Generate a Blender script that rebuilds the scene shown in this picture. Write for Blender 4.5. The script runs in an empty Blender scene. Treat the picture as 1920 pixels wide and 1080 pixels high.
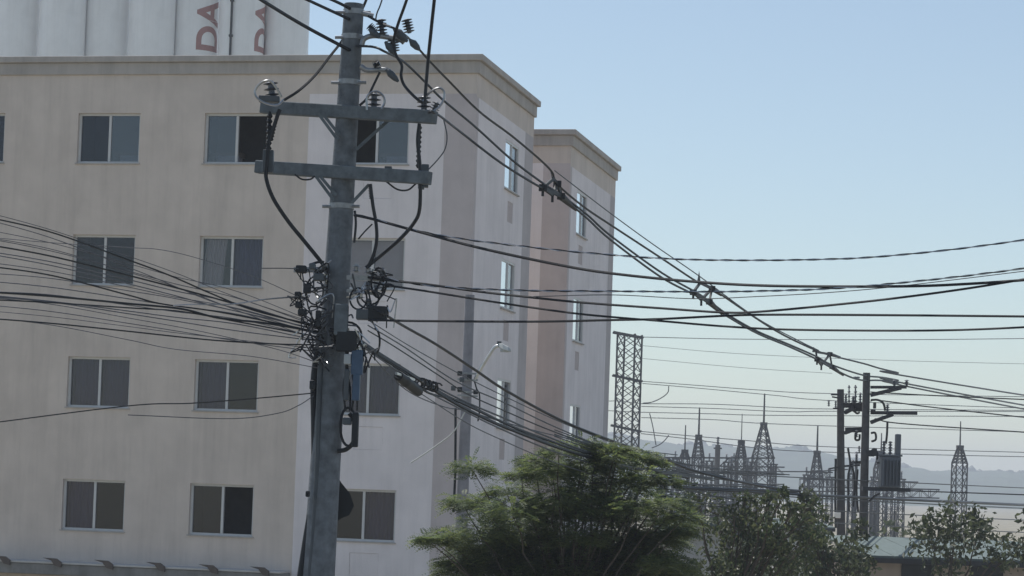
import bpy, bmesh, math, random
from mathutils import Vector, Matrix
R = random.Random(7)
sc = bpy.context.scene
col = sc.collection
# ------------------------------------------------------------------ camera
FPX, PITCH, ROLL, SHIFT = 4432.0, 0.0446, -0.0340, 167.0
CAMZ = 5.0
cp, sp, cr, sr = math.cos(PITCH), math.sin(PITCH), math.cos(ROLL), math.sin(ROLL)
R0, U0, F0 = Vector((1, 0, 0)), Vector((0, -sp, cp)), Vector((0, cp, sp))
XL, YL = cr*R0 - sr*U0, sr*R0 + cr*U0
cam = bpy.data.cameras.new('camera'); camo = bpy.data.objects.new('camera', cam); col.objects.link(camo)
M = Matrix((XL, YL, -F0)).transposed().to_4x4(); M.translation = (0, 0, CAMZ)
camo.matrix_world = M
cam.sensor_width = 36; cam.lens = 36*FPX/1920; cam.shift_y = SHIFT/1920
cam.clip_start = 0.1; cam.clip_end = 20000
sc.camera = camo
# ------------------------------------------------------------------ light
SUN_EL, SUN_AZ = math.radians(64), math.radians(-36)
w = bpy.data.worlds.new('World'); sc.world = w; w.use_nodes = True
nt = w.node_tree; bg = nt.nodes['Background']
sky = nt.nodes.new('ShaderNodeTexSky'); sky.sky_type = 'NISHITA'; sky.sun_disc = False
sky.sun_elevation = SUN_EL; sky.sun_rotation = SUN_AZ
sky.air_density = 1.0; sky.dust_density = 0.4; sky.ozone_density = 1.2; sky.altitude = 10
hsn = nt.nodes.new('ShaderNodeHueSaturation'); hsn.inputs['Saturation'].default_value = .84
nt.links.new(sky.outputs[0], hsn.inputs['Color']); 
wbm = nt.nodes.new('ShaderNodeMix'); wbm.data_type = 'RGBA'; wbm.blend_type = 'MULTIPLY'; wbm.inputs[0].default_value = 1; wbm.inputs[7].default_value = (.96, .995, .985, 1)
nt.links.new(hsn.outputs[0], wbm.inputs[6]); nt.links.new(wbm.outputs[2], bg.inputs[0]); bg.inputs[1].default_value = 0.115
sl = bpy.data.lights.new('sun', 'SUN'); sl.energy = 5.0; sl.angle = math.radians(0.5); sl.color = (1, .96, .91)
so = bpy.data.objects.new('sun', sl); col.objects.link(so); so.location = (-20, 60, 60)
sd = Vector((math.sin(SUN_AZ)*math.cos(SUN_EL), math.cos(SUN_AZ)*math.cos(SUN_EL), math.sin(SUN_EL)))
so.rotation_euler = (-sd).to_track_quat('-Z', 'Y').to_euler()
vs = sc.view_settings; vs.view_transform = 'Standard'; vs.look = 'None'; vs.gamma = 1; vs.use_curve_mapping = False
vs.exposure = 0.07
HAZE_DENSITY = 0.00068

# ------------------------------------------------------------------ helpers
def at(px, py, Y):
    a2 = (px-960)/FPX; b2 = (540+SHIFT-py)/FPX
    a = a2*cr + b2*sr; b = -a2*sr + b2*cr
    d = Vector((a, cp - b*sp, sp + b*cp))
    return Vector((0, 0, CAMZ)) + d*(Y/d.y)
OFF = {}
class MB:
    def __init__(s): s.v = []; s.f = []; s.m = []
    def add(s, vs, fs, mi=0):
        n = len(s.v); s.v += [Vector(v) for v in vs]
        for f in fs: s.f.append([i+n for i in f]); s.m.append(mi)
        return s
    def quad(s, a, b, c, d, mi=0): return s.add([a, b, c, d], [(0, 1, 2, 3)], mi)
    def box(s, c, size, ax=None, mi=0):
        c = Vector(c); X, Y, Z = ax if ax else (Vector((1, 0, 0)), Vector((0, 1, 0)), Vector((0, 0, 1)))
        x, y, z = X*size[0]/2, Y*size[1]/2, Z*size[2]/2
        v = [c+i*x+j*y+k*z for k in (-1, 1) for j in (-1, 1) for i in (-1, 1)]
        return s.add(v, [(0, 2, 3, 1), (4, 5, 7, 6), (0, 1, 5, 4), (2, 6, 7, 3), (0, 4, 6, 2), (1, 3, 7, 5)], mi)
    def bar(s, p, q, w, h, mi=0, up=None):
        p, q = Vector(p), Vector(q); d = q-p; L = d.length; d.normalize()
        u = Vector(up) if up else (Vector((0, 0, 1)) if abs(d.z) < .95 else Vector((0, 1, 0)))
        sx = d.cross(u).normalized(); uu = sx.cross(d).normalized()
        return s.box((p+q)/2, (L, w, h), (d, sx, uu), mi)
    def tube(s, pts, r, n=6, mi=0, cap=True):
        pts = [Vector(p) for p in pts]; rs = r if isinstance(r, (list, tuple)) else [r]*len(pts)
        base = len(s.v); N = None
        for i, p in enumerate(pts):
            d = (pts[min(i+1, len(pts)-1)] - pts[max(i-1, 0)])
            d = d.normalized() if d.length > 1e-9 else Vector((0, 0, 1))
            if N is None:
                N = d.orthogonal().normalized()
            else:
                N = (N - d*N.dot(d)); N = N.normalized() if N.length > 1e-6 else d.orthogonal().normalized()
            B = d.cross(N)
            for k in range(n):
                a = 2*math.pi*k/n; s.v.append(p + (N*math.cos(a)+B*math.sin(a))*rs[i])
        for i in range(len(pts)-1):
            for k in range(n):
                s.f.append([base+i*n+k, base+i*n+(k+1) % n, base+(i+1)*n+(k+1) % n, base+(i+1)*n+k]); s.m.append(mi)
        if cap:
            s.f.append([base+k for k in range(n)][::-1]); s.m.append(mi)
            s.f.append([base+(len(pts)-1)*n+k for k in range(n)]); s.m.append(mi)
        return s
    def lathe(s, o, d, prof, n=10, mi=0):   # prof: (dist along d, radius)
        o, d = Vector(o), Vector(d).normalized()
        return s.tube2(o, d, prof, n, mi)
    def tube2(s, o, d, prof, n, mi):
        N = d.orthogonal().normalized(); B = d.cross(N); base = len(s.v)
        for h, r in prof:
            for k in range(n):
                a = 2*math.pi*k/n; s.v.append(o + d*h + (N*math.cos(a)+B*math.sin(a))*max(r, 1e-4))
        for i in range(len(prof)-1):
            for k in range(n):
                s.f.append([base+i*n+k, base+i*n+(k+1) % n, base+(i+1)*n+(k+1) % n, base+(i+1)*n+k]); s.m.append(mi)
        s.f.append([base+k for k in range(n)][::-1]); s.m.append(mi)
        s.f.append([base+(len(prof)-1)*n+k for k in range(n)]); s.m.append(mi)
        return s
    def build(s, name, mats, parent=None, smooth=False, bevel=0):
        me = bpy.data.meshes.new(name)
        off = OFF.get(parent.name, Vector()) if parent else Vector()
        if parent is None and s.v:
            off = s.v[0].copy()
        me.from_pydata([v-off for v in s.v], [], s.f); me.validate()
        mats = mats if isinstance(mats, (list, tuple)) else [mats]
        for m in mats: me.materials.append(m)
        if len(me.polygons) == len(s.m): me.polygons.foreach_set('material_index', s.m)
        if smooth:
            me.polygons.foreach_set('use_smooth', [True]*len(me.polygons))
        me.update()
        o = bpy.data.objects.new(name, me); col.objects.link(o)
        if parent: o.parent = parent
        else: o.location = off
        OFF[o.name] = off
        if smooth and hasattr(me, 'set_sharp_from_angle'): me.set_sharp_from_angle(angle=math.radians(50))
        if bevel:
            b = o.modifiers.new('bevel', 'BEVEL'); b.width = bevel; b.segments = 2; b.limit_method = 'ANGLE'
        return o
def tag(o, label=None, cat=None, group=None, kind=None):
    if label: o['label'] = label
    if cat: o['category'] = cat
    if group: o['group'] = group
    if kind: o['kind'] = kind
    return o
def thing(name, label, cat, loc, group=None):
    o = bpy.data.objects.new(name, None); col.objects.link(o); o.location = loc; o.empty_display_size = .2
    OFF[o.name] = Vector(loc)
    return tag(o, label, cat, group)
def copy_thing(o, delta, label=None):
    c = o.copy(); col.objects.link(c); c.location = o.location + Vector(delta); OFF[c.name] = c.location.copy()
    if label: c['label'] = label
    for ch in list(o.children):
        k = ch.copy(); col.objects.link(k); k.parent = c
        for g in list(ch.children):
            q = g.copy(); col.objects.link(q); q.parent = k
    return c
def spline(pts, per=8):
    pts = [Vector(p) for p in pts]
    if len(pts) < 3: 
        return [pts[0].lerp(pts[1], i/per) for i in range(per+1)]
    P = [pts[0]*2-pts[1]] + pts + [pts[-1]*2-pts[-2]]; out = []
    for i in range(1, len(P)-2):
        a, b, c, d = P[i-1:i+3]
        for k in range(per):
            t = k/per
            out.append(.5*((2*b)+(c-a)*t+(2*a-5*b+4*c-d)*t*t+(3*b-a-3*c+d)*t**3))
    out.append(pts[-1]); return out

# ------------------------------------------------------------------ materials
def mat(name, color, rough=.8, metal=0, var=.12, scale=6, bump=0, bscale=40, streak=0, spec=.3, stretch=None):
    m = bpy.data.materials.new(name); m.use_nodes = True; n = m.node_tree; b = n.nodes['Principled BSDF']
    b.inputs['Roughness'].default_value = rough; b.inputs['Metallic'].default_value = metal
    b.inputs['Specular IOR Level'].default_value = spec
    tc = n.nodes.new('ShaderNodeTexCoord')
    src = tc.outputs['Object']
    if stretch:
        mp = n.nodes.new('ShaderNodeMapping'); mp.inputs['Scale'].default_value = stretch; n.links.new(src, mp.inputs[0]); base = mp.outputs[0]
    else: base = src
    no = n.nodes.new('ShaderNodeTexNoise'); no.inputs['Scale'].default_value = scale; no.inputs['Detail'].default_value = 6; no.inputs['Roughness'].default_value = .6
    n.links.new(base, no.inputs['Vector'])
    rp = n.nodes.new('ShaderNodeMapRange'); rp.inputs[1].default_value = .3; rp.inputs[2].default_value = .7
    rp.inputs[3].default_value = 1-var; rp.inputs[4].default_value = 1+var
    n.links.new(no.outputs['Fac'], rp.inputs[0])
    mx = n.nodes.new('ShaderNodeMix'); mx.data_type = 'RGBA'; mx.blend_type = 'MULTIPLY'; mx.inputs[0].default_value = 1
    mx.inputs[6].default_value = (*color, 1); n.links.new(rp.outputs[0], mx.inputs[7])
    out = mx.outputs[2]
    if streak:
        mp2 = n.nodes.new('ShaderNodeMapping'); mp2.inputs['Scale'].default_value = (2.2, 2.2, .16); n.links.new(src, mp2.inputs[0])
        n2 = n.nodes.new('ShaderNodeTexNoise'); n2.inputs['Scale'].default_value = 1.6; n2.inputs['Detail'].default_value = 8; n2.inputs['Roughness'].default_value = .7
        n.links.new(mp2.outputs[0], n2.inputs['Vector'])
        r2 = n.nodes.new('ShaderNodeMapRange'); r2.inputs[1].default_value = .45; r2.inputs[2].default_value = .8; r2.inputs[3].default_value = 1; r2.inputs[4].default_value = 1-streak
        n.links.new(n2.outputs['Fac'], r2.inputs[0])
        m3 = n.nodes.new('ShaderNodeMix'); m3.data_type = 'RGBA'; m3.blend_type = 'MULTIPLY'; m3.inputs[0].default_value = 1
        n.links.new(out, m3.inputs[6]); n.links.new(r2.outputs[0], m3.inputs[7]); out = m3.outputs[2]
    n.links.new(out, b.inputs['Base Color'])
    if bump:
        bn = n.nodes.new('ShaderNodeTexNoise'); bn.inputs['Scale'].default_value = bscale; bn.inputs['Detail'].default_value = 4
        n.links.new(src, bn.inputs['Vector']); bp = n.nodes.new('ShaderNodeBump'); bp.inputs['Strength'].default_value = bump; bp.inputs['Distance'].default_value = .02
        n.links.new(bn.outputs['Fac'], bp.inputs['Height']); n.links.new(bp.outputs[0], b.inputs['Normal'])
    return m
def leafmat(name, c1, c2, trans=.45, scale=1.3):
    m = bpy.data.materials.new(name); m.use_nodes = True; n = m.node_tree
    for x in list(n.nodes): n.nodes.remove(x)
    out = n.nodes.new('ShaderNodeOutputMaterial'); ms = n.nodes.new('ShaderNodeMixShader'); ms.inputs[0].default_value = trans
    d = n.nodes.new('ShaderNodeBsdfPrincipled'); d.inputs['Roughness'].default_value = .55; d.inputs['Specular IOR Level'].default_value = .35
    t = n.nodes.new('ShaderNodeBsdfTranslucent')
    g = n.nodes.new('ShaderNodeNewGeometry'); cr_ = n.nodes.new('ShaderNodeValToRGB')
    cr_.color_ramp.elements[0].color = (*c1, 1); cr_.color_ramp.elements[1].color = (*c2, 1)
    n.links.new(g.outputs['Random Per Island'], cr_.inputs[0])
    n.links.new(cr_.outputs[0], d.inputs['Base Color'])
    hs = n.nodes.new('ShaderNodeHueSaturation'); hs.inputs['Hue'].default_value = .48; hs.inputs['Saturation'].default_value = 1.1; hs.inputs['Value'].default_value = 1.7
    n.links.new(cr_.outputs[0], hs.inputs['Color']); n.links.new(hs.outputs[0], t.inputs[0])
    n.links.new(d.outputs[0], ms.inputs[1]); n.links.new(t.outputs[0], ms.inputs[2]); n.links.new(ms.outputs[0], out.inputs[0])
    return m
def glassmat(name, tint=(.75, .85, .88), refl=1.0):
    m = bpy.data.materials.new(name); m.use_nodes = True; n = m.node_tree
    for x in list(n.nodes): n.nodes.remove(x)
    out = n.nodes.new('ShaderNodeOutputMaterial'); ms = n.nodes.new('ShaderNodeMixShader')
    t = n.nodes.new('ShaderNodeBsdfTransparent'); t.inputs[0].default_value = (*tint, 1)
    g = n.nodes.new('ShaderNodeBsdfGlossy'); g.inputs['Roughness'].default_value = .03; g.inputs[0].default_value = (.95, .97, 1, 1)
    fr = n.nodes.new('ShaderNodeFresnel'); fr.inputs[0].default_value = 1.9
    mm = n.nodes.new('ShaderNodeMath'); mm.operation = 'MULTIPLY'; mm.inputs[1].default_value = refl; mm.use_clamp = True
    n.links.new(fr.outputs[0], mm.inputs[0]); n.links.new(mm.outputs[0], ms.inputs[0])
    n.links.new(t.outputs[0], ms.inputs[1]); n.links.new(g.outputs[0], ms.inputs[2]); n.links.new(ms.outputs[0], out.inputs[0])
    return m
pink = mat('pinkish_stucco', (.56, .50, .495), .92, var=.08, scale=1.4, bump=.25, bscale=60, streak=.10)
beige = mat('beige_stucco', (.645, .565, .505), .92, var=.08, scale=1.2, bump=.25, bscale=60, streak=.17)
white = mat('white_stucco', (.79, .735, .74), .92, var=.07, scale=1.1, bump=.25, bscale=60, streak=.14)
canm = mat('weathered_concrete', (.24, .235, .23), .95, var=.2, scale=3, streak=.3)
taupe = mat('taupe_stucco', (.50, .46, .46), .92, var=.08, scale=1.4, streak=.1)
trimm = mat('beige_trim', (.45, .415, .385), .9, var=.1, scale=2, streak=.25)
conc = mat('pole_concrete', (.15, .165, .18), .9, var=.32, scale=9, bump=.3, bscale=50, streak=.25)
dcon = mat('dark_concrete', (.075, .075, .078), .95, var=.3, scale=6, streak=.3)  # much darker base than the other pole concretes, with streaks
con2 = mat('pale_pole_concrete', (.27, .265, .29), .9, var=.15, scale=6, streak=.2)
armc = mat('crossarm_concrete', (.135, .155, .168), .9, var=.3, scale=8, bump=.3, streak=.2)
cabm = mat('cable_black', (.022, .024, .028), .55, var=.1, spec=.25)
cabg = mat('cable_grey', (.075, .08, .09), .55, var=.2, spec=.3)
alum = mat('aluminium_cable', (.42, .43, .44), .28, metal=.9, var=.2, scale=30)
cabl = mat('cable_faded_sheath', (.13, .13, .145), .6, var=.25, spec=.3)
loopm = mat('cable_sunlit_sheath', (.34, .35, .36), .28, metal=.8, var=.15)  # dark loops brightened all over, the sun's glint put into their colour
galv = mat('galvanised_steel', (.30, .31, .32), .45, metal=.6, var=.2, scale=20)
steel = mat('lattice_steel', (.034, .037, .043), .8, metal=.1, var=.15)
dark = mat('dark_plastic', (.02, .023, .027), .6, var=.2)
greyp = mat('grey_polymer', (.075, .087, .098), .45, var=.15)
boxb = mat('blue_grey_box', (.06, .10, .16), .5, var=.15, scale=12)
boxw = mat('pale_box', (.42, .44, .44), .6, var=.1)
frame_m = mat('window_aluminium', (.60, .60, .60), .4, var=.05)
framed = mat('window_frame_shade', (.35, .34, .34), .5, var=.06)
room_m = mat('room_painted_gloom', (.08, .08, .085), .9, var=.1)  # near-black walls, the unlit depth behind the panes put into the colour
curt = mat('curtain_cloth', (.42, .385, .40), .9, var=.15, scale=8, stretch=(14, 14, .6))
curt2 = mat('curtain_mauve', (.38, .355, .42), .9, var=.15, scale=8, stretch=(14, 14, .6))
shut = mat('shutter_panel', (.50, .43, .42), .7, var=.06)
furn = mat('weathered_brown', (.11, .09, .08), .7, var=.2)
glass = glassmat('window_glass', (.85, .85, .87), .45); glassd = glassmat('window_glass_smoked', (.58, .58, .66), .4); glassR = glassmat('window_glass_skyward', (.6, .65, .7), 3.0); glass2 = glassmat('window_glass_reflective', (.66, .69, .72), .85)
silo_m = mat('silo_paint', (.86, .86, .86), .3, var=.06, scale=.6, streak=.12)
silo_r = mat('silo_lettering', (.36, .19, .18), .6, var=.12, scale=3)
asph = mat('asphalt', (.05, .05, .052), .9, var=.25, scale=3, bump=.3, bscale=90)
pave = mat('pavement_concrete', (.28, .27, .26), .9, var=.15, scale=2, bump=.2)
dirt = mat('ground_dirt', (.22, .20, .15), .95, var=.35, scale=.2, bump=.3, bscale=4)
paintw = mat('road_paint', (.75, .74, .7), .7, var=.1)
hillm = mat('hill_woods', (.045, .065, .04), .95, var=.4, scale=.05, bump=.4, bscale=.3)
bark = mat('bark', (.09, .075, .06), .95, var=.3, scale=14, bump=.6, bscale=60)
twig = mat('twig', (.07, .055, .045), .9, var=.3, scale=14)
leaf1 = leafmat('leaf_feathery', (.044, .076, .042), (.125, .155, .056), .44)
leaf2 = leafmat('leaf_broad', (.026, .046, .024), (.085, .10, .05), .40)
leaf3 = leafmat('leaf_far', (.028, .042, .025), (.065, .08, .04), .35)
housew = mat('house_render', (.52, .51, .50), .9, var=.1, scale=2, streak=.2)
houset = mat('house_tan', (.36, .30, .26), .9, var=.1, scale=2, streak=.2)
roofm = mat('roof_green_sheet', (.10, .13, .125), .7, var=.15, scale=2, stretch=(6, .5, 1))
trafo = mat('transformer_paint', (.08, .095, .12), .45, var=.12, scale=5, spec=.5)
porc = mat('insulator_polymer', (.09, .10, .12), .4, var=.1, spec=.5)
whitep = mat('white_plate', (.82, .82, .80), .5, var=.03)

# ------------------------------------------------------------------ ground, road, hill
def sheet(name, x0, x1, y0, y1, z, m, kind='structure', th=None):
    b = MB()
    if th: b.box(((x0+x1)/2, (y0+y1)/2, z-th/2), (x1-x0, y1-y0, th))
    else: b.quad((x0, y0, z), (x1, y0, z), (x1, y1, z), (x0, y1, z))
    return tag(b.build(name, m), kind=kind)
sheet('ground', -1900, 1900, -60, 2300, 0, dirt)
sheet('road', -300, 300, 6, 20, .004, asph)
sheet('pavement', -300, 300, 20, 24.5, .14, pave, th=.14)
mk = MB()
for i in range(-20, 21):
    mk.quad((i*7-1.5, 12.9, .008), (i*7+1.5, 12.9, .008), (i*7+1.5, 13.05, .008), (i*7-1.5, 13.05, .008))
tag(mk.build('road_marking', paintw), kind='structure')
# wooded ridge
hb = MB(); nx, ny = 260, 16
def ridge(x):
    base = 21 + 7*math.sin(x*.0049+1.0) + 4*math.sin(x*.013+.6) + 2.0*math.sin(x*.041) 
    return base*(1.15 - .18*min(1, max(0, (x-80)/500)))
for j in range(ny+1):
    for i in range(nx+1):
        x = -700+1800*i/nx; y = 1250+500*j/ny
        k = math.sin(min(1, j/ny*1.6)*math.pi/2) if j < ny*.7 else 1
        z = -.5 + ridge(x)*k + (R.uniform(-1, 1.6) if j > 3 else 0)
        hb.v.append(Vector((x, y, z)))
for j in range(ny):
    for i in range(nx):
        a = j*(nx+1)+i; hb.f.append([a, a+1, a+nx+2, a+nx+1]); hb.m.append(0)
tag(hb.build('hill', hillm), kind='structure')
tb = MB()
for i in range(3200):
    x = R.uniform(-650, 1050); y = R.uniform(1555, 1610); z = ridge(x)-3.0
    r = R.choice([1.3, 1.8, 2.2, 2.6, 3.4])*R.uniform(.8, 1.25); z += 1.6*math.sin(x*.11)+1.1*math.sin(x*.27); c = Vector((x, y, z+r*.35))
    ring = []
    for a in range(6):
        ring.append(c+Vector((math.cos(a*1.047)*r*R.uniform(.8, 1.2), math.sin(a*1.047)*r, R.uniform(-.3, .3)*r)))
    top = c+Vector((0, 0, r*R.uniform(.75, 1.1)))
    mid = [c.lerp(v, .78)+Vector((0, 0, r*R.uniform(.45, .7))) for v in ring]; low = [v-Vector((0, 0, r*.9)) for v in ring]
    tb.add(low+ring+mid+[top], [(q*6+k, q*6+(k+1) % 6, q*6+6+(k+1) % 6, q*6+6+k) for q in (0, 1) for k in range(6)]+[(12+k, 12+(k+1) % 6, 18) for k in range(6)])
tag(tb.build('treeline', leafmat('leaf_distant', (.03, .045, .03), (.05, .07, .045), .2)), 'wooded crest of trees along the far hill', 'trees', kind='stuff')

# ------------------------------------------------------------------ apartment blocks
TH = .21585
TL, TN = Vector((-math.cos(TH), math.sin(TH), 0)), Vector((-math.sin(TH), -math.cos(TH), 0))
SDv, SN = Vector((math.sin(TH), math.cos(TH), 0)), Vector((math.cos(TH), -math.sin(TH), 0))
Z3 = Vector((0, 0, 1))
WH, WW = 1.134, 1.486
HEADS = [12.995, 10.245, 7.495, 4.745]
def facade(root, org, along, nrm, t0, t1, z0, z1, holes, matfn, cuts_t, cuts_z, depth=.17):
    """one wall sheet with openings and reveals, built in metres along the wall"""
    P = lambda t, z, o=0: org + along*t + Z3*z + nrm*o
    ts = sorted(set([t0, t1]+[c for c in cuts_t if t0 < c < t1]+[h[0] for h in holes]+[h[1] for h in holes]))
    zs = sorted(set([z0, z1]+[c for c in cuts_z if z0 < c < z1]+[h[2] for h in holes]+[h[3] for h in holes]))
    b = MB()
    for i in range(len(ts)-1):
        for j in range(len(zs)-1):
            tc, zc = (ts[i]+ts[i+1])/2, (zs[j]+zs[j+1])/2
            if any(h[0] < tc < h[1] and h[2] < zc < h[3] for h in holes): continue
            b.quad(P(ts[i], zs[j]), P(ts[i+1], zs[j]), P(ts[i+1], zs[j+1]), P(ts[i], zs[j+1]), matfn(tc, zc))
    for (a, c, d, e) in holes:
        mi = matfn((a+c)/2, (d+e)/2)
        for q in ((P(a, d), P(a, e), P(a, e, -depth), P(a, d, -depth)), (P(c, d), P(c, e), P(c, e, -depth), P(c, d, -depth)),
                  (P(a, d), P(c, d), P(c, d, -depth), P(a, d, -depth)), (P(a, e), P(c, e), P(c, e, -depth), P(a, e, -depth))):
            b.quad(*q, mi)
    return b.build('wall', [beige, white, pink, taupe], root)
def window(root, org, along, nrm, t0, head, style, w=WW, h=WH, d0=-.12):
    ax = (along, nrm, Z3)
    P = lambda t, z, o: org + along*t + Z3*z + nrm*o
    zb = head-h; tm = t0+w/2; fw = .05
    fr = MB()
    fr.box(P(tm, head-fw/2, d0), (w, .07, fw), ax); fr.box(P(tm, zb+fw/2, d0), (w, .07, fw), ax)
    fr.box(P(t0+fw/2, (head+zb)/2, d0), (fw, .068, h-2*fw), ax); fr.box(P(t0+w-fw/2, (head+zb)/2, d0), (fw, .068, h-2*fw), ax)
    o = fr.build('window', frame_m, root)
    OFF[o.name] = OFF[root.name]
    MB().box(P(tm, (head+zb)/2, d0+.01), (.055, .06, h-2*fw-.004), ax).build('mullion', frame_m, o)
    MB().box(P(tm, zb-.012, -.02 if d0 < -.1 else .03), (w+.06, .10 if d0 < -.1 else .04, .028), ax).build('sill', trimm, o)
    # a shallow room behind the glass
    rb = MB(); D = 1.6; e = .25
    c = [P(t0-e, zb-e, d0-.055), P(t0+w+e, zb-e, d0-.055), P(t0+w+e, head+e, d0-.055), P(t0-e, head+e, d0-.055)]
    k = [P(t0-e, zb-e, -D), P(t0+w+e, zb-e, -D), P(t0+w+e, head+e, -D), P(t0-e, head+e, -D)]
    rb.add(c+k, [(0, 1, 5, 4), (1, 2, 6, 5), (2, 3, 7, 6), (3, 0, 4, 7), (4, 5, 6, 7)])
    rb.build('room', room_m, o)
    hw = w/2-fw-.028
    for s, st in ((1, style[0]), (-1, style[1])):       # photo-left pane first (larger t)
        tc = tm + s*(w/4-.011)
        g = {'r': glass2, 'x': glassd, 'm': glassd, 'R': glassR}.get(st, glass)
        if st == 'o': continue
        pane = MB().box(P(tc, (head+zb)/2, d0-.01*s), (hw, .006, h-2*fw), ax).build('pane', g, o)
        if st in 'cmsh':
            m = {'c': curt, 'm': curt2, 's': shut, 'h': curt}[st]
            wd = hw*1.04 if st != 'h' else hw*.72
            tcc = tc if st != 'h' else tc + .14*hw*s
            cb = MB(); n = 26
            for i in range(n):
                a = tcc-wd/2+wd*i/n; a2 = a+wd/n
                f1, f2 = (.02*math.sin(i*1.7), .02*math.sin((i+1)*1.7)) if st != 's' else (0, 0)
                lean = .10*s if st == 'h' else 0
                cb.quad(P(a+lean*.5, zb+fw, d0-.12+f1), P(a2+lean*.5, zb+fw, d0-.12+f2), P(a2-lean*.4, head-fw, d0-.12+f2), P(a-lean*.4, head-fw, d0-.12+f1))
            cb.build('curtain' if st != 's' else 'roller_blind', m, o, smooth=True)
        if st == 'r':
            fb = MB(); fb.box(P(tc, zb+.26, -.55), (hw*1.1, .3, .10), ax); fb.box(P(tc-.05, zb+.12, -.5), (hw*.8, .25, .22), ax, 1)
            fb.build('shelf', [furn, curt2], o)
    return o
def ac_panel(root, org, along, nrm, ta, tb_, z1, h, mi):
    P = lambda t, z, o: org + along*t + Z3*z + nrm*o
    b = MB(); tc = (ta+tb_)/2; ax = (along, nrm, Z3)
    b.box(P(tc, z1-h/2, -.025), (tb_-ta-.008, .03, h-.008), ax)
    return b.build('air_conditioner_panel', mi, root)
def block(label, org, W, D, dz, front, side_t, side_w, panel_end, side_style, ledge):
    org = org + Vector((0, 0, dz)); top = 14.02
    root = thing('apartment_building', label, 'building', Vector((org.x, org.y, 0)))
    holes = []; acs = []
    for (t0, styles, ac) in front:
        for r, hd in enumerate(HEADS+[1.995]):
            if styles[r] is None: continue
            holes.append((t0, t0+WW, hd-WH, hd))
    base = -dz
    mf = lambda t, z: 1 if (.70 < t < 3.795 and z < 13.42) else (2 if t < .70 and z < 13.42 else 0)
    achole = []
    for (t0, styles, ac) in front:
        if ac:
            for r, hd in enumerate(HEADS): achole.append((t0+.35, t0+1.0, hd-1.885, hd-1.385))
    facade(root, org, TL, TN, 0, W, base, top, holes+achole, mf, [.70, 3.795], [13.42])
    for (t0, styles, ac) in front:
        for r, hd in enumerate(HEADS+[1.995]):
            if styles[r] is not None: window(root, org, TL, TN, t0, hd, styles[r])
    for h in achole: ac_panel(root, org, TL, TN, h[0], h[1], h[3], h[3]-h[2], white)
    # side wall
    sh, sach = [], []
    sheads = [h-.112 for h in HEADS]+[1.88]
    for hd in sheads: sh.append((side_t, side_t+side_w, hd-WH, hd))
    for hd in sheads[:4]: sach.append((side_t+.42, side_t+.98, hd-1.86, hd-1.38))
    ms = lambda t, z: 1 if (.22 < t < panel_end and z < 13.36) else (3 if t > panel_end and z < 13.36 else (2 if z < 13.36 else 0))
    facade(root, org, SDv, SN, 0, D, base, top, sh+sach, ms, [.22, panel_end], [13.36], depth=.09)
    for r, hd in enumerate(sheads): window(root, org, SDv, SN, side_t, hd, side_style[r], side_w, d0=-.045)
    for h in sach: ac_panel(root, org, SDv, SN, h[0], h[1], h[3], h[3]-h[2], shut)
    # back and far end
    P = lambda t, s, z: org + TL*t + SDv*s + Z3*z
    bb = MB(); bb.quad(P(0, D, base), P(W, D, base), P(W, D, top), P(0, D, top)); bb.quad(P(W, 0, base), P(W, D, base), P(W, D, top), P(W, 0, top))
    bb.build('wall', [beige, white], root)
    # cornice: two stepped courses running round the top
    for (za, zb, o_) in ((13.86, 14.13, .055), (14.13, 14.27, .13)):
        c = MB()
        x0, x1, y0, y1 = -o_, W+o_, -o_, D+o_
        q = [P(x0, y0, za), P(x1, y0, za), P(x1, y1, za), P(x0, y1, za), P(x0, y0, zb), P(x1, y0, zb), P(x1, y1, zb), P(x0, y1, zb)]
        c.add(q, [(0, 3, 2, 1), (4, 5, 6, 7), (0, 1, 5, 4), (1, 2, 6, 5), (2, 3, 7, 6), (3, 0, 4, 7)])
        c.build('cornice', trimm, root, bevel=.015)
    MB().quad(P(.02, .02, 14.275), P(W-.02, .02, 14.275), P(W-.02, D-.02, 14.275), P(.02, D-.02, 14.275)).build('roof', pave, root)
    if ledge:
        ax = (TL, TN, Z3); F = lambda t, z, o: org + TL*t + Z3*z + TN*o
        MB().box(F((3.82+W)/2, 2.74, .33), (W-3.82, .66, .24), ax).build('canopy', canm, root, bevel=.02)
        MB().box(F((3.82+W)/2, 2.885, .34), (W-3.84, .70, .045), ax).build('canopy_coping', housew, root, bevel=.01)
        for t in (4.25, 5.42, 6.63, 7.84, 9.05, 10.26, 11.47):
            k = MB()
            pts = [(t+.26, 2.995), (t-.06, 2.985), (t-.17, 2.91), (t-.17, 2.80), (t-.03, 2.83), (t+.06, 2.94)]
            vv = [F(a, z, .69) for a, z in pts]+[F(a, z, .75) for a, z in pts]; n = len(pts)
            k.add(vv, [tuple(range(n))[::-1], tuple(range(n, 2*n))]+[(i, (i+1) % n, n+(i+1) % n, n+i) for i in range(n)])
            k.build('canopy_bracket', furn, root)
    # rainwater pipe on the far edge of the side wall
    return root
C1 = Vector((-.9687, 51.07, 0))
CR_ = 1.493; BR_ = 4.730; AR_ = 7.739
block('nearer pale five-storey apartment block with beige corners behind the utility pole', C1, 15.2, 6.05, 0,
      [(CR_, ['or', 'ss', 'mm', 'xm', 'mm'], True), (BR_, ['ro', 'hm', 'mx', 'xo', 'mm'], False), (AR_, ['xr', 'xx', 'mm', 'mx', 'mm'], False), (11.0, ['mx', 'hm', 'xx', 'mm', 'mm'], False), (13.6, ['rx', 'mm', 'xx', 'hm', 'mm'], False)],
      3.0, 1.45, 5.1, ['xR', 'cR', 'xR', 'mx', 'mm'], True)
C2 = C1 + (-TL)*.4306 + SDv*8.62
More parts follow.
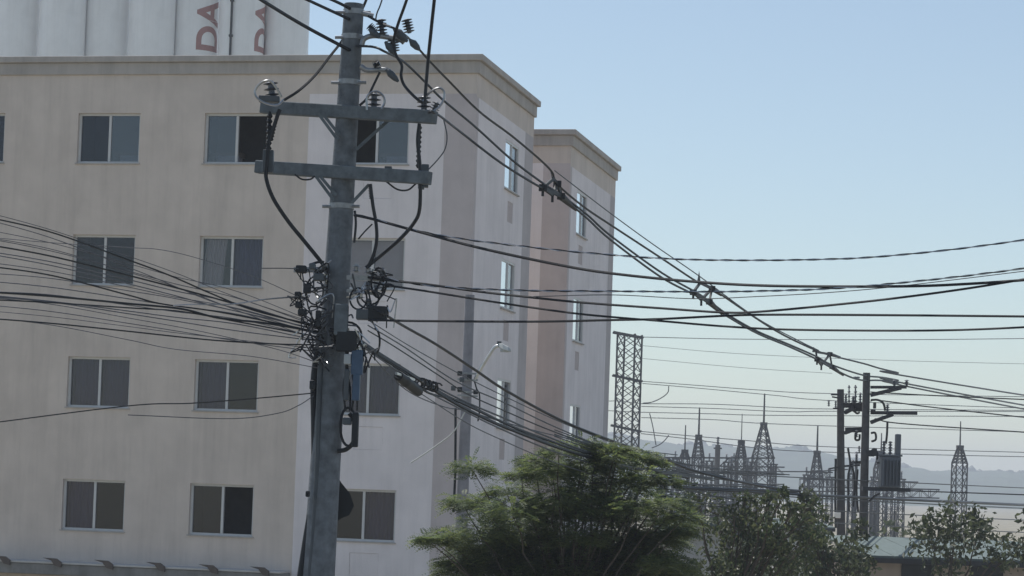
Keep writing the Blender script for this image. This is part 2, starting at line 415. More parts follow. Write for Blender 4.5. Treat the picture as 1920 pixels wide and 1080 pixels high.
block('farther narrower-looking apartment block standing behind the lattice tower side of the first block', C2, 14.0, 6.62, -.317,
      [(CR_, ['mm', 'mm', 'mm', 'mm', 'mm'], True), (BR_, ['mm', 'mm', 'xx', 'mm', 'mm'], False), (AR_, ['xx', 'mm', 'mm', 'mm', 'mm'], False)],
      1.0, 1.4, 5.86, ['xR', 'xR', 'mR', 'mm', 'mm'], False)

# ------------------------------------------------------------------ silos
def letters_mesh(txt, size):
    cu = bpy.data.curves.new('lettering', 'FONT'); cu.body = txt; cu.size = size; cu.extrude = 0; cu.offset = .03*size; cu.space_character = 1.05
    o = bpy.data.objects.new('lettering_source', cu); col.objects.link(o)
    bpy.context.view_layer.update()
    me = bpy.data.meshes.new_from_object(o.evaluated_get(bpy.context.evaluated_depsgraph_get()))
    bpy.data.objects.remove(o); bpy.data.curves.remove(cu)
    bm = bmesh.new(); bm.from_mesh(me); bpy.data.meshes.remove(me)
    for i in range(1, 30):
        y = -.3+i*.08
        g = bm.verts[:]+bm.edges[:]+bm.faces[:]
        bmesh.ops.bisect_plane(bm, geom=g, plane_co=(0, y, 0), plane_no=(0, 1, 0))
    bm.verts.ensure_lookup_table()
    out = ([v.co.copy() for v in bm.verts], [[v.index for v in f.verts] for f in bm.faces]); bm.free(); return out
LET = letters_mesh('DA', 2.15)
SY0, SR = 140.0, 43.2*140/FPX
silo_lab = {283: 'plain white silo beside the lettered silo, second along the roofline', 366: 'white silo with red vertical letters wholly showing above the roof', 451: 'white silo with a dark pipe and red letters cut by its edge',
            535: 'plain white silo with clear sky on its side', 199: 'plain white silo behind the roof, third from the lettered one', 115: 'plain white silo behind the roof, fourth from the lettered one', 31: 'plain white silo at the outer end of the row'}
for px in (31, 115, 199, 283, 366, 451, 535):
    SY = SY0 + (1.0 if px in (535, 366, 199, 31) else 0)
    c = at(px, 100, SY); root = thing('silo', silo_lab[px], 'silo', (c.x, SY, 0), 'row of white silos behind the apartment block')
    b = MB(); prof = [(0, SR), (4, SR)]
    H = 41
    b.lathe((c.x, SY, 0), (0, 0, 1), [(0, SR), (H, SR)], 64); b.build('silo_body', silo_m, root, smooth=True)
    MB().lathe((c.x, SY, H), (0, 0, 1), [(0, SR+.03), (.12, SR+.03), (.5, SR*.4), (.62, .2)], 48).build('silo_cap', galv, root, smooth=True)
    for zz in (28.2, 31.9, 35.6): MB().lathe((c.x, SY, zz), (0, 0, 1), [(0, SR+.004), (.02, SR+.009), (.04, SR+.004)], 64).build('seam_band', silo_m, root, smooth=True)
    if px in (366, 451):
        a0 = math.radians(8 if px == 366 else 41); zt = at(px, 101.5, SY).z
        mb = MB(); vs_ = []
        for v in LET[0]:
            ang = a0 + (1.55-v.y)/SR*1.0      # letter tops point to photo-left
            rr = SR+.006
            vs_.append(Vector((c.x+math.sin(ang)*rr, SY-math.cos(ang)*rr, zt+v.x-.06)))
        mb.add(vs_, LET[1]); mb.build('red_lettering', silo_r, root)
    if px == 451:
        q = at(431, 60, SY-1.5)
        pp = MB().tube([(q.x+.05, SY-1.42, 0), (q.x+.05, SY-1.42, H)], .07, 8).build('downpipe', steel, root)
        for k in range(9): MB().box((q.x+.05, SY-1.36, 20.3+k*2.1), (.24, .2, .12)).build('pipe_clamp', steel, root)

# ------------------------------------------------------------------ main utility pole
PZ = 22.8
def pc(py):                     # pole axis pixel at image row
    return 664 + (597-664)*(py-8)/1070
pt, pb_ = at(664, 8, PZ), at(597, 1078, PZ)
dv = (pb_-pt); pbase = pt + dv*((pt.z)/(-dv.z))
pole = thing('utility_pole', 'tall concrete utility pole with two crossarms and a tangle of cables', 'utility pole', pbase)
def prad(z): return .096 + (pt.z-z)*.0113
n = 16
b = MB(); b.tube([pbase.lerp(pt, i/n) for i in range(n+1)], [prad(pbase.lerp(pt, i/n).z) for i in range(n+1)], 24); b.build('shaft', conc, pole, smooth=True)
PI_ = lambda px, py, dz=0: at(px, py, PZ+dz)
def partbar(name, p, q, w, h, m, bev=.006): return MB().bar(p, q, w, h).build(name, m, pole, bevel=bev)
partbar('crossarm', PI_(492, 201, .35), PI_(816, 220, -.55), .10, .125, armc, .01)
partbar('crossarm', PI_(482, 313, .35), PI_(806, 334, -.55), .10, .125, armc, .01)
for (a, c_) in (((596, 212), (633, 262)), ((604, 212), (637, 254)), ((735, 220), (668, 280)), ((592, 330), (626, 376)), ((600, 330), (630, 366)), ((692, 346), (660, 380))):
    MB().bar(PI_(*a, -.14), PI_(*c_, -.15), .012, .030).build('brace', armc, pole)
for y, e in ((23, 12), (155, 12), (387, 14), (70, 10)):     # clamp bands with through bolts
    p = at(pc(y), y, PZ); MB().lathe(p-Vector((0, 0, .025)), (0, 0, 1), [(0, prad(p.z)+.006), (.05, prad(p.z)+.006)], 20).build('band', galv, pole)
    MB().tube([at(pc(y)-22-e, y, PZ-.05), at(pc(y)+20+e, y, PZ-.05)], .016, 8).build('through_bolt', galv, pole)
for y in (200, 313):
    p = at(pc(y), y+8, PZ); MB().lathe(p-Vector((0, 0, .03)), (0, 0, 1), [(0, prad(p.z)+.006), (.06, prad(p.z)+.006)], 20).build('band', galv, pole)
def insulator(p, d, L, r, m=porc, sheds=5, parent=pole, name='insulator'):
    prof = [(0, r*.35)]
    for i in range(sheds):
        h = L*(i+.3)/sheds
        prof += [(h, r*.4), (h+L*.06, r), (h+L*.12, r*.42)]
    prof.append((L, r*.35))
    return MB().lathe(p, d, prof, 12).build(name, m, parent, smooth=True)
# brackets that carry the covered conductors at the pole top
for pts in ([(678, 85), (684, 72), (705, 67), (748, 74), (758, 80)], [(676, 124), (690, 132), (722, 131), (736, 140)], [(680, 25), (700, 30)]):
    MB().tube(spline([PI_(x, y, -.15) for x, y in pts], 4), .026, 8).build('bracket_arm', galv, pole, smooth=True)
for (x0, y0, x1, y1, r) in ((717, 66, 714, 36, .055), (768, 62, 762, 36, .055), (739, 98, 736, 74, .06), (700, 124, 712, 118, .05), (704, 60, 692, 48, .045)):
    p, q = PI_(x0, y0, -.15), PI_(x1, y1, -.15); insulator(p, q-p, (q-p).length, r)
for (x0, y0, x1, y1, r0) in ((692, 54, 712, 71, .036), (738, 53, 764, 78, .044), (768, 74, 787, 94, .038), (724, 130, 747, 153, .036), (722, 78, 741, 103, .034)):
    p, q = PI_(x0, y0, -.2), PI_(x1, y1, -.2); L = (q-p).length
    MB().lathe(p, q-p, [(0, .012), (L*.15, r0*.6), (L*.35, r0), (L*.75, r0*.8), (L, .012)], 10).build('strain_clamp', greyp, pole, smooth=True)
# crossarm insulators and fuse holders
for (x0, y0, x1, y1, r) in ((512, 194, 507, 152, .075), (701, 210, 702, 174, .07), (795, 212, 795, 180, .07), (812, 212, 820, 192, .05)):
    p, q = PI_(x0, y0, -.12), PI_(x1, y1, -.12); insulator(p, q-p, (q-p).length, r, porc, 4)
for (x0, y0, x1, y1, r) in ((506, 209, 503, 300, .06), (522, 207, 509, 262, .04), (787, 232, 784, 312, .05), (694, 345, 696, 372, .045)):
    p, q = PI_(x0, y0, -.14), PI_(x1, y1, -.14)
    f = insulator(p, q-p, (q-p).length, r*.52, dark, 9, name='fuse_holder')
for (x, y, sx, sy) in ((503, 303, .10, .22), (728, 322, .07, .10), (797, 330, .07, .22), (790, 345, .06, .10), (505, 186, .20, .06)):
    MB().box(PI_(x, y, -.2), (sx, .09, sy)).build('terminal_block', greyp, pole, bevel=.008)
MB().tube(spline([PI_(x, y, -.2) for x, y in ((553, 327), (566, 336), (582, 336), (590, 330))], 5), .009, 5).build('jumper', cabm, pole)
MB().tube(spline([PI_(x, y, -.2) for x, y in ((724, 340), (745, 355), (765, 356), (780, 344))], 5), .009, 5).build('jumper', cabm, pole)
# clutter of the telecom and low-voltage level
MB().bar(PI_(551, 506, -.05), PI_(606, 506, -.05), .05, .05).build('side_bracket', galv, pole)
MB().bar(PI_(650, 520, -.12), PI_(722, 523, -.12), .04, .045).build('side_bracket', galv, pole)
MB().bar(PI_(650, 545, -.12), PI_(715, 552, -.12), .04, .03).build('side_bracket', galv, pole)
for (x, y, wx, wz, m, nm) in ((565, 505, .10, .07, dark, 'junction_box'), (576, 541, .07, .09, dark, 'junction_box'), (559, 552, .06, .05, dark, 'junction_box'), (560, 572, .06, .06, dark, 'junction_box'),
                          (567, 586, .08, .06, dark, 'junction_box'), (598, 520, .10, .07, greyp, 'junction_box'), (586, 500, .06, .06, greyp, 'junction_box'), (597, 598, .05, .16, dark, 'junction_box'),
                          (708, 587, .18, .13, dark, 'splice_box'), (680, 590, .12, .10, greyp, 'splice_box'), (652, 674, .068, .10, boxw, 'meter_box'), (670, 680, .11, .24, boxb, 'terminal_cabinet'),
                          (666, 806, .062, .33, dark, 'cable_duct'), (651, 790, .08, .07, greyp, 'junction_box'), (640, 600, .13, .30, armc, 'equipment_plate'), (650, 640, .20, .20, dark, 'cable_knot'),
                          (586, 722, .05, .09, dark, 'conduit_cap'), (577, 926, .035, .06, dark, 'strap_buckle'), (650, 722, .05, .30, greyp, 'drop_terminal'), (668, 726, .07, .26, boxb, 'drop_terminal')):
    MB().box(PI_(x, y, -.24), (wx, .12, wz)).build(nm, m, pole, bevel=.012)
for (x, y, r) in ((690, 508, .05), (700, 515, .045), (716, 512, .05), (690, 540, .045), (705, 545, .045), (612, 527, .035), (606, 505, .04), (668, 505, .05), (676, 555, .05), (690, 570, .05)):
    insulator(PI_(x, y+6, -.2), (0, -.1, 1), .085, r, R.choice([alum, porc, galv]), 2, name='spool_insulator')
def loop(cx, cy, rx, ry, rad, m, nm, dz=-.22, a0=0, a1=360):
    pts = [PI_(cx+rx*math.cos(math.radians(a0+(a1-a0)*i/20)), cy+ry*math.sin(math.radians(a0+(a1-a0)*i/20)), dz+.02*math.sin(i)) for i in range(21)]
    return MB().tube(pts, rad, 6).build(nm, m, pole, smooth=True)
for a in ((710, 530, 14, 28, .011, cabm, 'cable_loop'), (695, 535, 24, 36, .009, cabm, 'cable_loop', -.2, -60, 140), (690, 560, 20, 18, .010, cabg, 'cable_loop'),
          (672, 560, 16, 20, .009, cabm, 'cable_loop'), (590, 545, 16, 26, .008, cabm, 'cable_loop'), (580, 565, 22, 18, .006, cabg, 'cable_loop'), (600, 530, 12, 30, .009, alum, 'cable_loop', -.2, 60, 250), (652, 630, 26, 26, .011, cabm, 'cable_loop'),
          (653, 800, 15, 36, .013, cabm, 'cable_loop'), (702, 640, 10, 25, .010, cabm, 'cable_loop', -.2, -80, 60)):
    loop(*a)
for i in range(75):     # loose ends round the pole
    x0, y0 = R.uniform(555, 735), R.choice([R.uniform(490, 545), R.uniform(540, 610), R.uniform(620, 680)])
    side = -1 if x0 < 640 else 1
    x0 = max(x0, 662) if side > 0 else min(x0, 602)
    pts = [(x0, y0), (x0+R.uniform(-14, 14), y0+R.uniform(-16, 16)), (x0+R.uniform(-26, 26), y0+R.uniform(-24, 28)), (x0+R.uniform(-18, 22), y0+R.uniform(-10, 40))]
    MB().tube(spline([PI_(x, y, -.2-R.random()*.1) for x, y in pts], 5), R.uniform(.005, .009), 5).build('loose_wire', R.choice([cabm, cabm, cabg, alum]), pole, smooth=True)
for xs in (646, 654, 662, 672):    # drops on the face of the pole
    MB().tube(spline([PI_(xs+R.uniform(-3, 3), y, -.24) for y in (650, 690, 730, 770)], 5), .010, 6).build('drop_cable', R.choice([cabm, cabg]), pole, smooth=True)
# conduit down the flank, bulging away from the shaft
MB().tube(spline([PI_(x, y, -.04) for x, y in ((604, 620), (596, 660), (589, 715), (590, 800), (590, 880), (584, 950), (573, 1020), (563, 1085), (552, 1160))], 6), .036, 10).build('conduit', dark, pole, smooth=True)
MB().tube(spline([PI_(x, y, -.12) for x, y in ((607, 640), (600, 700), (597, 800), (594, 900), (588, 1000), (580, 1085), (572, 1160))], 6), .026, 8).build('conduit', greyp, pole, smooth=True)
# dark plastic sheet bunched behind the shaft
k = MB(); pts = [(628, 886), (640, 905), (656, 925), (664, 948), (655, 966), (640, 972), (629, 980)]
vv = [PI_(x, y, .16) for x, y in pts]+[PI_(x-2, y, .24) for x, y in pts]; m_ = len(pts)
k.add(vv, [tuple(range(m_)), tuple(range(m_, 2*m_))[::-1]]+[(i, (i+1) % m_, m_+(i+1) % m_, m_+i) for i in range(m_)]); k.build('plastic_sheet', dark, pole)
k = MB(); k.tube(spline([PI_(x, y, -.12) for x, y in ((655, 775), (664, 790), (664, 825), (650, 842), (632, 846))], 6), .022, 8); k.build('cable_loop', dark, pole, smooth=True)

# ------------------------------------------------------------------ cables
def cable(label, pts, wpx, m=cabm, group=None, n=5, name='cable', twist=None, cat='cable', per=8):
    P = spline([at(*p) for p in pts], per)
    rs = [(wpx if not isinstance(wpx, tuple) else wpx[0]+(wpx[1]-wpx[0])*i/(len(P)-1))/2*p.y/FPX for i, p in enumerate(P)]
    b = MB()
    if twist:
        fine = []; 
        for i in range(len(P)-1):
            L = (P[i+1]-P[i]).length; kx = max(2, int(L/.05))
            fine += [P[i].lerp(P[i+1], j/kx) for j in range(kx)]
        s_ = 0; A, Bq = [], []
        for i, p in enumerate(fine):
            if i: s_ += (p-fine[i-1]).length
            r = wpx/2*p.y/FPX*.55; a = s_/twist*2*math.pi
            d = Vector((0, math.cos(a), math.sin(a)))*r
            A.append(p+d); Bq.append(p-d)
        rr = [wpx/2*p.y/FPX*.55 for p in fine]
        b.tube(A, rr, 5, 0); b.tube(Bq, rr, 5, 1)
        o = b.build(name, [m, alum], smooth=True)
    else:
        b.tube(P, rs, n); o = b.build(name, m, smooth=True)
    return tag(o, label, cat, group)
def zl(px):
    return 7.074/(.2445-(px-960)/FPX)
def ln(pts, dz=0): return [(x, y, zl(x)+dz) for x, y in pts]
# from the previous pole, coming in over the silos
cable('thick black cable from the pole top across the lettered silo to the upper edge', [(250, -135, 17), (430, -38, 20), (490, 0, 21), (566, 46, 22), (640, 86, 22.6), (664, 98, 22.75)], 7)
cable('black cable from the pole top to the upper edge, clear of the silos', [(380, -98, 19), (500, -36, 21), (575, -1, 22), (655, 36, 22.7)], 6)
cable('short black cable at the very tip of the pole', [(480, -58, 20), (580, -18, 22), (628, 2, 22.5), (656, 16, 22.7)], 6)
# compact line to the far pole
cable('upper covered conductor sloping from the pole top past three spacers', [(690, 30, 22.6), (716, 44, 22.6), (745, 56, 22.6)] + ln([(770, 75), (808, 117), (840, 150), (900, 210), (965, 259), (1030, 316), (1045, 345), (1095, 388), (1150, 425), (1240, 484), (1305, 527), (1335, 541), (1400, 585), (1465, 626), (1530, 657), (1560, 667), (1620, 682), (1680, 698), (1800, 722), (1990, 752)]), (5, 3.2))
cable('middle covered conductor joining the lower line at the first spacer', [(668, 86, 22.68), (700, 88, 22.5), (722, 97, 22.6)] + ln([(757, 116), (800, 157), (830, 187), (890, 237), (960, 300), (1020, 345), (1050, 364), (1100, 402), (1145, 442), (1240, 511), (1305, 548), (1332, 566), (1365, 590), (1420, 621), (1480, 646), (1530, 668), (1560, 684), (1622, 704), (1680, 712), (1800, 738), (1990, 772)]), (5, 3.2))
cable('lower covered conductor starting from the end of the upper crossarm', [(800, 210, 22.3), (818, 213, 22.4)] + ln([(860, 245), (940, 306), (1015, 352), (1050, 368), (1100, 409), (1145, 450), (1240, 520), (1305, 554), (1332, 571), (1365, 594), (1420, 625), (1480, 650), (1530, 673), (1560, 690), (1612, 712), (1680, 717), (1800, 744), (1990, 780)]), (5, 3.2))
cable('hair-thin messenger wire running just over the upper conductor', ln([(1040, 320), (1150, 404), (1230, 462), (1310, 517), (1420, 597), (1500, 640), (1535, 657)]), 2.2, cabg)
for lab, pts in (('plastic spacer holding the conductors before the second block', [(1030, 312), (1037, 335), (1045, 345), (1018, 352), (1036, 365), (1052, 368)]),
                 ('plastic spacer holding the conductors against open sky, midway along the span', [(1311, 508), (1313, 530), (1335, 541), (1300, 548), (1315, 562), (1330, 566)]),
                 ('plastic spacer holding the conductors close to the far pole', [(1526, 650), (1530, 660), (1556, 664), (1532, 674), (1540, 685), (1560, 688)])):
    t, u, u2, l1, lm, l2 = [at(x, y, zl(x)) for x, y in pts]; s_ = (t.y/31)**.35
    root = thing('cable_spacer', lab, 'cable spacer', u, 'spacers on the overhead conductors')
    fb = MB()
    for p, q in ((u, u2), (u, l1), (l1, l2), (l2, u2), (l1, lm), (u2, lm)): fb.bar(p, q, .03*s_, .045*s_)
    fb.build('spacer_frame', dark, root)
    k = MB(); v = (u2-u)*.25; k.add([t, u+v*.2-Z3*.01, u-v-Z3*.02, t+Vector((0, .03, 0)), u+v*.2+Vector((0, .03, 0)), u-v+Vector((0, .03, 0))], [(0, 1, 2), (3, 5, 4), (0, 3, 4, 1), (1, 4, 5, 2), (2, 5, 3, 0)]); k.build('fin', dark, root)
    for c_ in (u2, l1, l2): MB().box(c_, (.11*s_, .07, .09*s_)).build('clamp', dark, root, bevel=.01)
    for c_, d_ in ((l1, Vector((0, 0, -.11*s_))), (lm, Vector((.0, 0, -.1*s_)))): MB().bar(c_, c_+d_, .035*s_, .03).build('latch', dark, root)
    for c_, L in ((u2, .5), (l2, .55)):
        dr = (at(1990, 760, 160)-c_).normalized(); dr = (c_ - at(690, 60, 22.6)).normalized() if False else ((l2-l1)+(u2-u)).normalized()
        x_ = pts[2][0] if c_ is u2 else pts[5][0]
    MB().tube([u2, u2.lerp(u, -.9) + Vector((0, .2, -.02))], [.045*s_, .02], 8).build('sleeve', dark, root)
    MB().tube([l2, l2 + (l2-l1)*.9 + Vector((0, .2, -.06))], [.055*s_, .025], 8).build('sleeve', dark, root)
# risers over the camera and jumpers
cable('thick black riser dropping from above onto the end of the upper crossarm', [(824, -140, 21.6), (817, -30, 22), (809, 50, 22.2), (802, 120, 22.3), (796, 196, 22.3)], 7)
cable('black riser curving from above past the clamps to the crossarm end', [(800, -120, 21.8), (764, -5, 22.2), (746, 46, 22.4), (738, 78, 22.5), (742, 102, 22.5), (753, 122, 22.5), (752, 142, 22.5), (758, 160, 22.5), (776, 180, 22.4), (792, 192, 22.4), (802, 190, 22.4)], 6)
cable('thin grey wire rising from the clamps at the pole top', [(738, -80, 22.2), (716, 0, 22.4), (707, 24, 22.5), (704, 38, 22.5)], 3, cabg)
cable('black jumper passing behind the pole top to the pale loop', [(702, -45, 22.9), (684, 6, 22.98), (668, 35, 23.0), (640, 78, 22.95), (618, 106, 22.8), (590, 142, 22.6), (560, 170, 22.4), (532, 188, 22.4)], 5.5)
cable('pale-rimmed wire loop on the far crossarm tip', [(532, 187, 22.35), (520, 197, 22.35), (500, 194, 22.35), (484, 185, 22.35), (478, 174, 22.35), (483, 162, 22.35), (494, 153, 22.35), (506, 152, 22.35), (516, 162, 22.35), (528, 182, 22.35)], 4.5, loopm)
cable('wire loop over the middle insulator of the upper crossarm', [(688, 206, 22.4), (688, 184, 22.4), (696, 174, 22.4), (708, 172, 22.4), (718, 180, 22.4), (721, 192, 22.4), (716, 204, 22.4)], 4.5, loopm)
cable('wire loop at the crossarm tip nearest the open sky', [(798, 214, 22.3), (810, 210, 22.3), (824, 200, 22.3), (832, 186, 22.3), (832, 172, 22.3), (824, 165, 22.3), (812, 169, 22.3), (800, 180, 22.3), (794, 190, 22.3)], 4.5, loopm)
cable('thin jumper slanting from the lower clamp to the middle insulator', [(712, 135, 22.6), (700, 160, 22.6), (688, 184, 22.5), (674, 198, 22.5)], 5)
cable('heavy black cable sweeping from the far crossarm tips to the cable tangle', [(524, 205, 22.5), (514, 235, 22.5), (504, 265, 22.5), (500, 310, 22.5), (499, 335, 22.5), (512, 372, 22.5), (540, 415, 22.55), (570, 452, 22.6), (604, 494, 22.65), (616, 512, 22.7)], 8)
cable('heavy black cable falling straight from the lower crossarm to the tangle', [(694, 345, 22.5), (699, 385, 22.5), (705, 420, 22.5), (706, 450, 22.5), (700, 478, 22.5), (690, 500, 22.5)], 7)
cable('heavy black cable looping from the tip of the lower crossarm back to the tangle', [(786, 232, 22.3), (783, 265, 22.3), (787, 310, 22.3), (788, 350, 22.3), (786, 395, 22.35), (776, 418, 22.4), (752, 446, 22.4), (720, 474, 22.5), (686, 502, 22.5)], 7.5)
cable('thin grey wire curving off the end of the upper crossarm', [(832, 225, 22.3), (838, 255, 22.3), (834, 280, 22.3), (820, 300, 22.3), (803, 318, 22.3)], 2.6, cabg)
cable('thin jumper from the steel band down to the tangle', [(665, 395, 22.6), (667, 420, 22.6), (664, 455, 22.6)], 5)
cable('thin wire slanting under the band beside the pole', [(698, 420, 22.5), (684, 434, 22.5), (672, 448, 22.55)], 3, cabm)
# low-voltage and service cables to the right
cable('twisted aluminium service cable, topmost of those crossing the sky', [(664, 402, 22.6), (700, 410, 22.5), (780, 432, 22.4), (860, 447, 22.3), (990, 463, 22), (1100, 474, 21.8), (1250, 485, 21.5), (1400, 488, 21), (1550, 486, 20.6), (1650, 481, 20.3), (1800, 466, 20), (1990, 440, 19.6)], 4, twist=.34)
cable('thick black service cable sagging beneath the topmost twisted one', [(664, 403, 22.6), (700, 411, 22.5), (780, 433, 22.4), (900, 465, 22.2), (1050, 497, 22), (1150, 513, 21.8), (1300, 528, 21.5), (1450, 536, 21), (1680, 537, 20.4), (1820, 532, 20), (1990, 520, 19.6)], 5.5)
cable('twisted bright cable lying nearly level at mid height across both blocks', [(690, 512, 22.6), (740, 525, 22.5), (800, 535, 22.4), (880, 541, 22.3), (1000, 545, 22), (1150, 546, 21.8), (1330, 547, 21.4), (1450, 545, 21), (1560, 541, 20.7), (1680, 531, 20.4), (1820, 516, 20), (1990, 494, 19.6)], 4.2, twist=.3)
cable('black cable that dips and climbs again towards the open sky', [(690, 520, 22.6), (740, 527, 22.5), (800, 533, 22.4), (900, 547, 22.3), (1000, 558, 22), (1100, 568, 21.8), (1240, 578, 21.5), (1360, 586, 21.2), (1430, 584, 21), (1560, 572, 20.7), (1680, 559, 20.4), (1820, 540, 20), (1990, 512, 19.6)], 4.6)
cable('black cable sagging lowest of the level bunch over the far tower', [(690, 528, 22.6), (740, 537, 22.5), (800, 546, 22.4), (900, 562, 22.3), (1000, 577, 22), (1100, 590, 21.8), (1240, 602, 21.5), (1360, 612, 21.2), (1480, 618, 21), (1680, 620, 20.4), (1820, 618, 20), (1990, 610, 19.6)], 4.2)
cable('straight black cable leaving the dark splice box dead level', [(690, 600, 22.5), (740, 601, 22.5), (800, 602, 22.4), (1000, 603, 22), (1150, 600, 21.8), (1240, 598, 21.5), (1360, 592, 21.2), (1450, 590, 21), (1680, 591, 20.4), (1990, 594, 19.6)], 4.6)
cable('faint wire crossing the sky under the level bunch', [(1000, 556, 22), (1150, 553, 21.8), (1300, 560, 21.5), (1420, 556, 21.2), (1560, 548, 20.8), (1700, 535, 20.4), (1990, 500, 19.6)], 1.8, cabg)
cable('thick black cable diving from the splice box over the tree to the substation', [(700, 578, 22.5), (725, 592, 22.6)] + ln([(760, 613), (820, 647), (890, 693), (950, 733), (1050, 787), (1140, 824), (1240, 858), (1300, 882), (1400, 906), (1500, 921), (1680, 936), (1990, 950)]), 5.5)
# telecom fan to the left
LF = [([(240, 487), (320, 517), (400, 552), (480, 583), (600, 612)], 4.2, cabm), ([(240, 516), (340, 542), (420, 564), (520, 593), (602, 616)], 4.6, cabm), ([(240, 553), (300, 569), (400, 583), (500, 602), (602, 624)], 4.2, cabm),
      ([(240, 569), (340, 579), (410, 596), (500, 606), (602, 624)], 6, cabm), ([(240, 577), (340, 584), (450, 604), (600, 632)], 4, cabg), ([(240, 588), (330, 602), (450, 621), (600, 640)], 3.2, cabm), ([(240, 501), (300, 525), (400, 566), (500, 594), (602, 622)], 2.4, cabg),
      ([(240, 621), (360, 634), (430, 640), (520, 645), (598, 647)], 4.2, cabm), ([(240, 606), (340, 622), (450, 640), (598, 660)], 2.6, cabg), ([(240, 637), (330, 655), (470, 668), (596, 690)], 2.2, cabg), ([(240, 464), (300, 468), (370, 484), (480, 520), (600, 575)], 2.0, cabg),
      ([(240, 532), (320, 552), (420, 578), (600, 618)], 3, cabg), ([(240, 545), (330, 560), (470, 590), (602, 628)], 2.6, cabm), ([(240, 596), (380, 622), (520, 655), (596, 680)], 2.2, cabg), ([(240, 480), (330, 512), (440, 556), (560, 596), (602, 606)], 2, cabg), ([(240, 510), (330, 538), (440, 580), (602, 640)], 2.2, cabm)] + [([(240, a), (330, a+c*.35), (450, a+c*.75), (602, e)], w_, R.choice([cabm, cabg])) for a, c, e, w_ in ((508, 70, 614, 2.4), (524, 62, 618, 3), (538, 55, 622, 2.4), (560, 40, 628, 3), (572, 36, 634, 2.4), (583, 34, 640, 3.2), (612, 34, 655, 2), (494, 72, 609, 2))]
LFL = {8: 'grey telecom cable drooping below the level one, above the third-row windows', 9: 'lowest grey cable of the fan, nearest the third-row windows', 10: 'hair-thin grey cable highest on the facade, crossing the second-row window', 0: 'dark telecom cable along the upper edge of the fan, below the second-row windows', 1: 'second dark telecom cable down the upper edge of the fan', 3: 'thickest dark telecom cable through the middle of the fan', 7: 'separate dark telecom cable running nearly level below the fan, above the third-row windows'}
for li, (pts, wp, m) in enumerate(LF):
    (x0, y0), (x1, y1) = pts[0], pts[1]; sl_ = (y1-y0)/(x1-x0)
    q = [(-70, y0-sl_*.8*310+R.uniform(-8, 8), 19.5), (90, y0-sl_*150*.95, 20.4)] + [(x, y, 21.3+(x-240)/360*1.4) for x, y in pts] + [(625, pts[-1][1]+6, 22.62)]
    m = cabm if wp >= 4 else cabl
    wp *= .74
    cable(LFL.get(li, 'thinner telecom cable in the fan between the pole and the facade windows'), q, wp, m, 'telecom cables fanning from the pole across the facade')
cable('lone thin wire drooping across the third-row window', [(-70, 800, 20.3), (240, 761, 21.3), (360, 756, 21.7), (490, 746, 22.2), (588, 737, 22.6)], 2.4, cabm)
cable('short thin wire rising to the pole flank beside the third-row window', [(240, 778, 21.3), (430, 785, 22), (520, 775, 22.4), (560, 760, 22.5), (588, 742, 22.6)], 1.8, cabg)
cable('bright twisted stub of wire lying across the cable fan', [(325, 573, 21.4), (360, 571, 21.5), (400, 571, 21.7), (440, 570, 21.9), (500, 561, 22.1), (560, 556, 22.5)], 2.8, alum)
cable('thin level wire reaching the side bracket beside the pole', [(490, 503, 22.3), (530, 503, 22.4), (560, 504, 22.5)], 2, cabg)
# telecom bundle to the street-lamp pole and beyond
RB = [([(668, 632), (700, 655), (760, 693), (830, 738), (880, 762), (950, 795), (1000, 815)], 5, cabm), ([(668, 636), (705, 662), (770, 702), (840, 748), (900, 780), (960, 806)], 6.5, cabm), ([(668, 640), (720, 672), (800, 716), (870, 752), (950, 786), (1010, 812)], 3.5, cabg),
      ([(690, 610), (760, 652), (830, 700), (875, 725), (950, 757), (1040, 800)], 2.6, cabg), ([(690, 620), (740, 650), (820, 702), (875, 738), (950, 772), (1030, 806)], 2.6, cabm), ([(680, 650), (760, 700), (800, 735), (850, 748), (880, 760), (960, 800)], 4.2, cabm),
      ([(690, 600), (770, 650), (860, 700), (950, 745), (1060, 795)], 2, cabg), ([(672, 645), (730, 685), (790, 728), (860, 765), (930, 800)], 3, cabg), ([(690, 660), (760, 730), (830, 762), (875, 770), (940, 790)], 2.2, cabg), ([(740, 705), (800, 745), (870, 790), (930, 820)], 2, cabg)]
RBL = {0: 'dark telecom cable along the belly of the slanting bundle', 1: 'thickest telecom cable of the slanting bundle, carrying the splice closure'}
for ri, (pts, wp, m) in enumerate(RB):
    (xa_, ya_), (xb_, yb_) = pts[-2], pts[-1]; sl_ = (yb_-ya_)/(xb_-xa_)
    pts = pts + [(xb_+110, yb_+110*sl_*.85), (xb_+230, yb_+230*sl_*.72), (xb_+330, yb_+330*sl_*.62)]
    cable(RBL.get(ri, 'thinner telecom cable in the bundle slanting to the street-lamp pole'), ln(pts), wp, m, 'telecom cables slanting to the street-lamp pole')
for i, (lab, ya, yb, yc, wq) in enumerate((('highest of the thin cables running on past the tree crown', 858, 890, 902, 2), ('cable past the tree crown that drops most towards the far poles', 872, 914, 940, 2.2), ('cable low behind the tree, just above the shrub tops', 886, 934, 962, 2), ('lowest thin cable grazing the shrub tops', 900, 952, 985, 2))):
    cable(lab, ln([(1040, 806+i*4), (1140, 840+i*5), (1240, ya+4), (1340, (ya+yb)/2+4), (1480, yb), (1640, yc), (1990, yc+16)]), wq, cabm, 'low cables running on past the tree')
r_ = thing('splice_closure', 'black ribbed splice closure hanging on the slanting telecom bundle', 'splice closure', at(766, 720, zl(766)))
p, q = at(746, 704, zl(746)), at(786, 735, zl(786)); L = (q-p).length
MB().lathe(p, q-p, [(0, .02), (.02, .05), (L*.3, .055), (L*.34, .062), (L*.4, .055), (L*.85, .055), (L-.02, .05), (L, .02)], 12).build('closure_body', dark, r_, smooth=True)
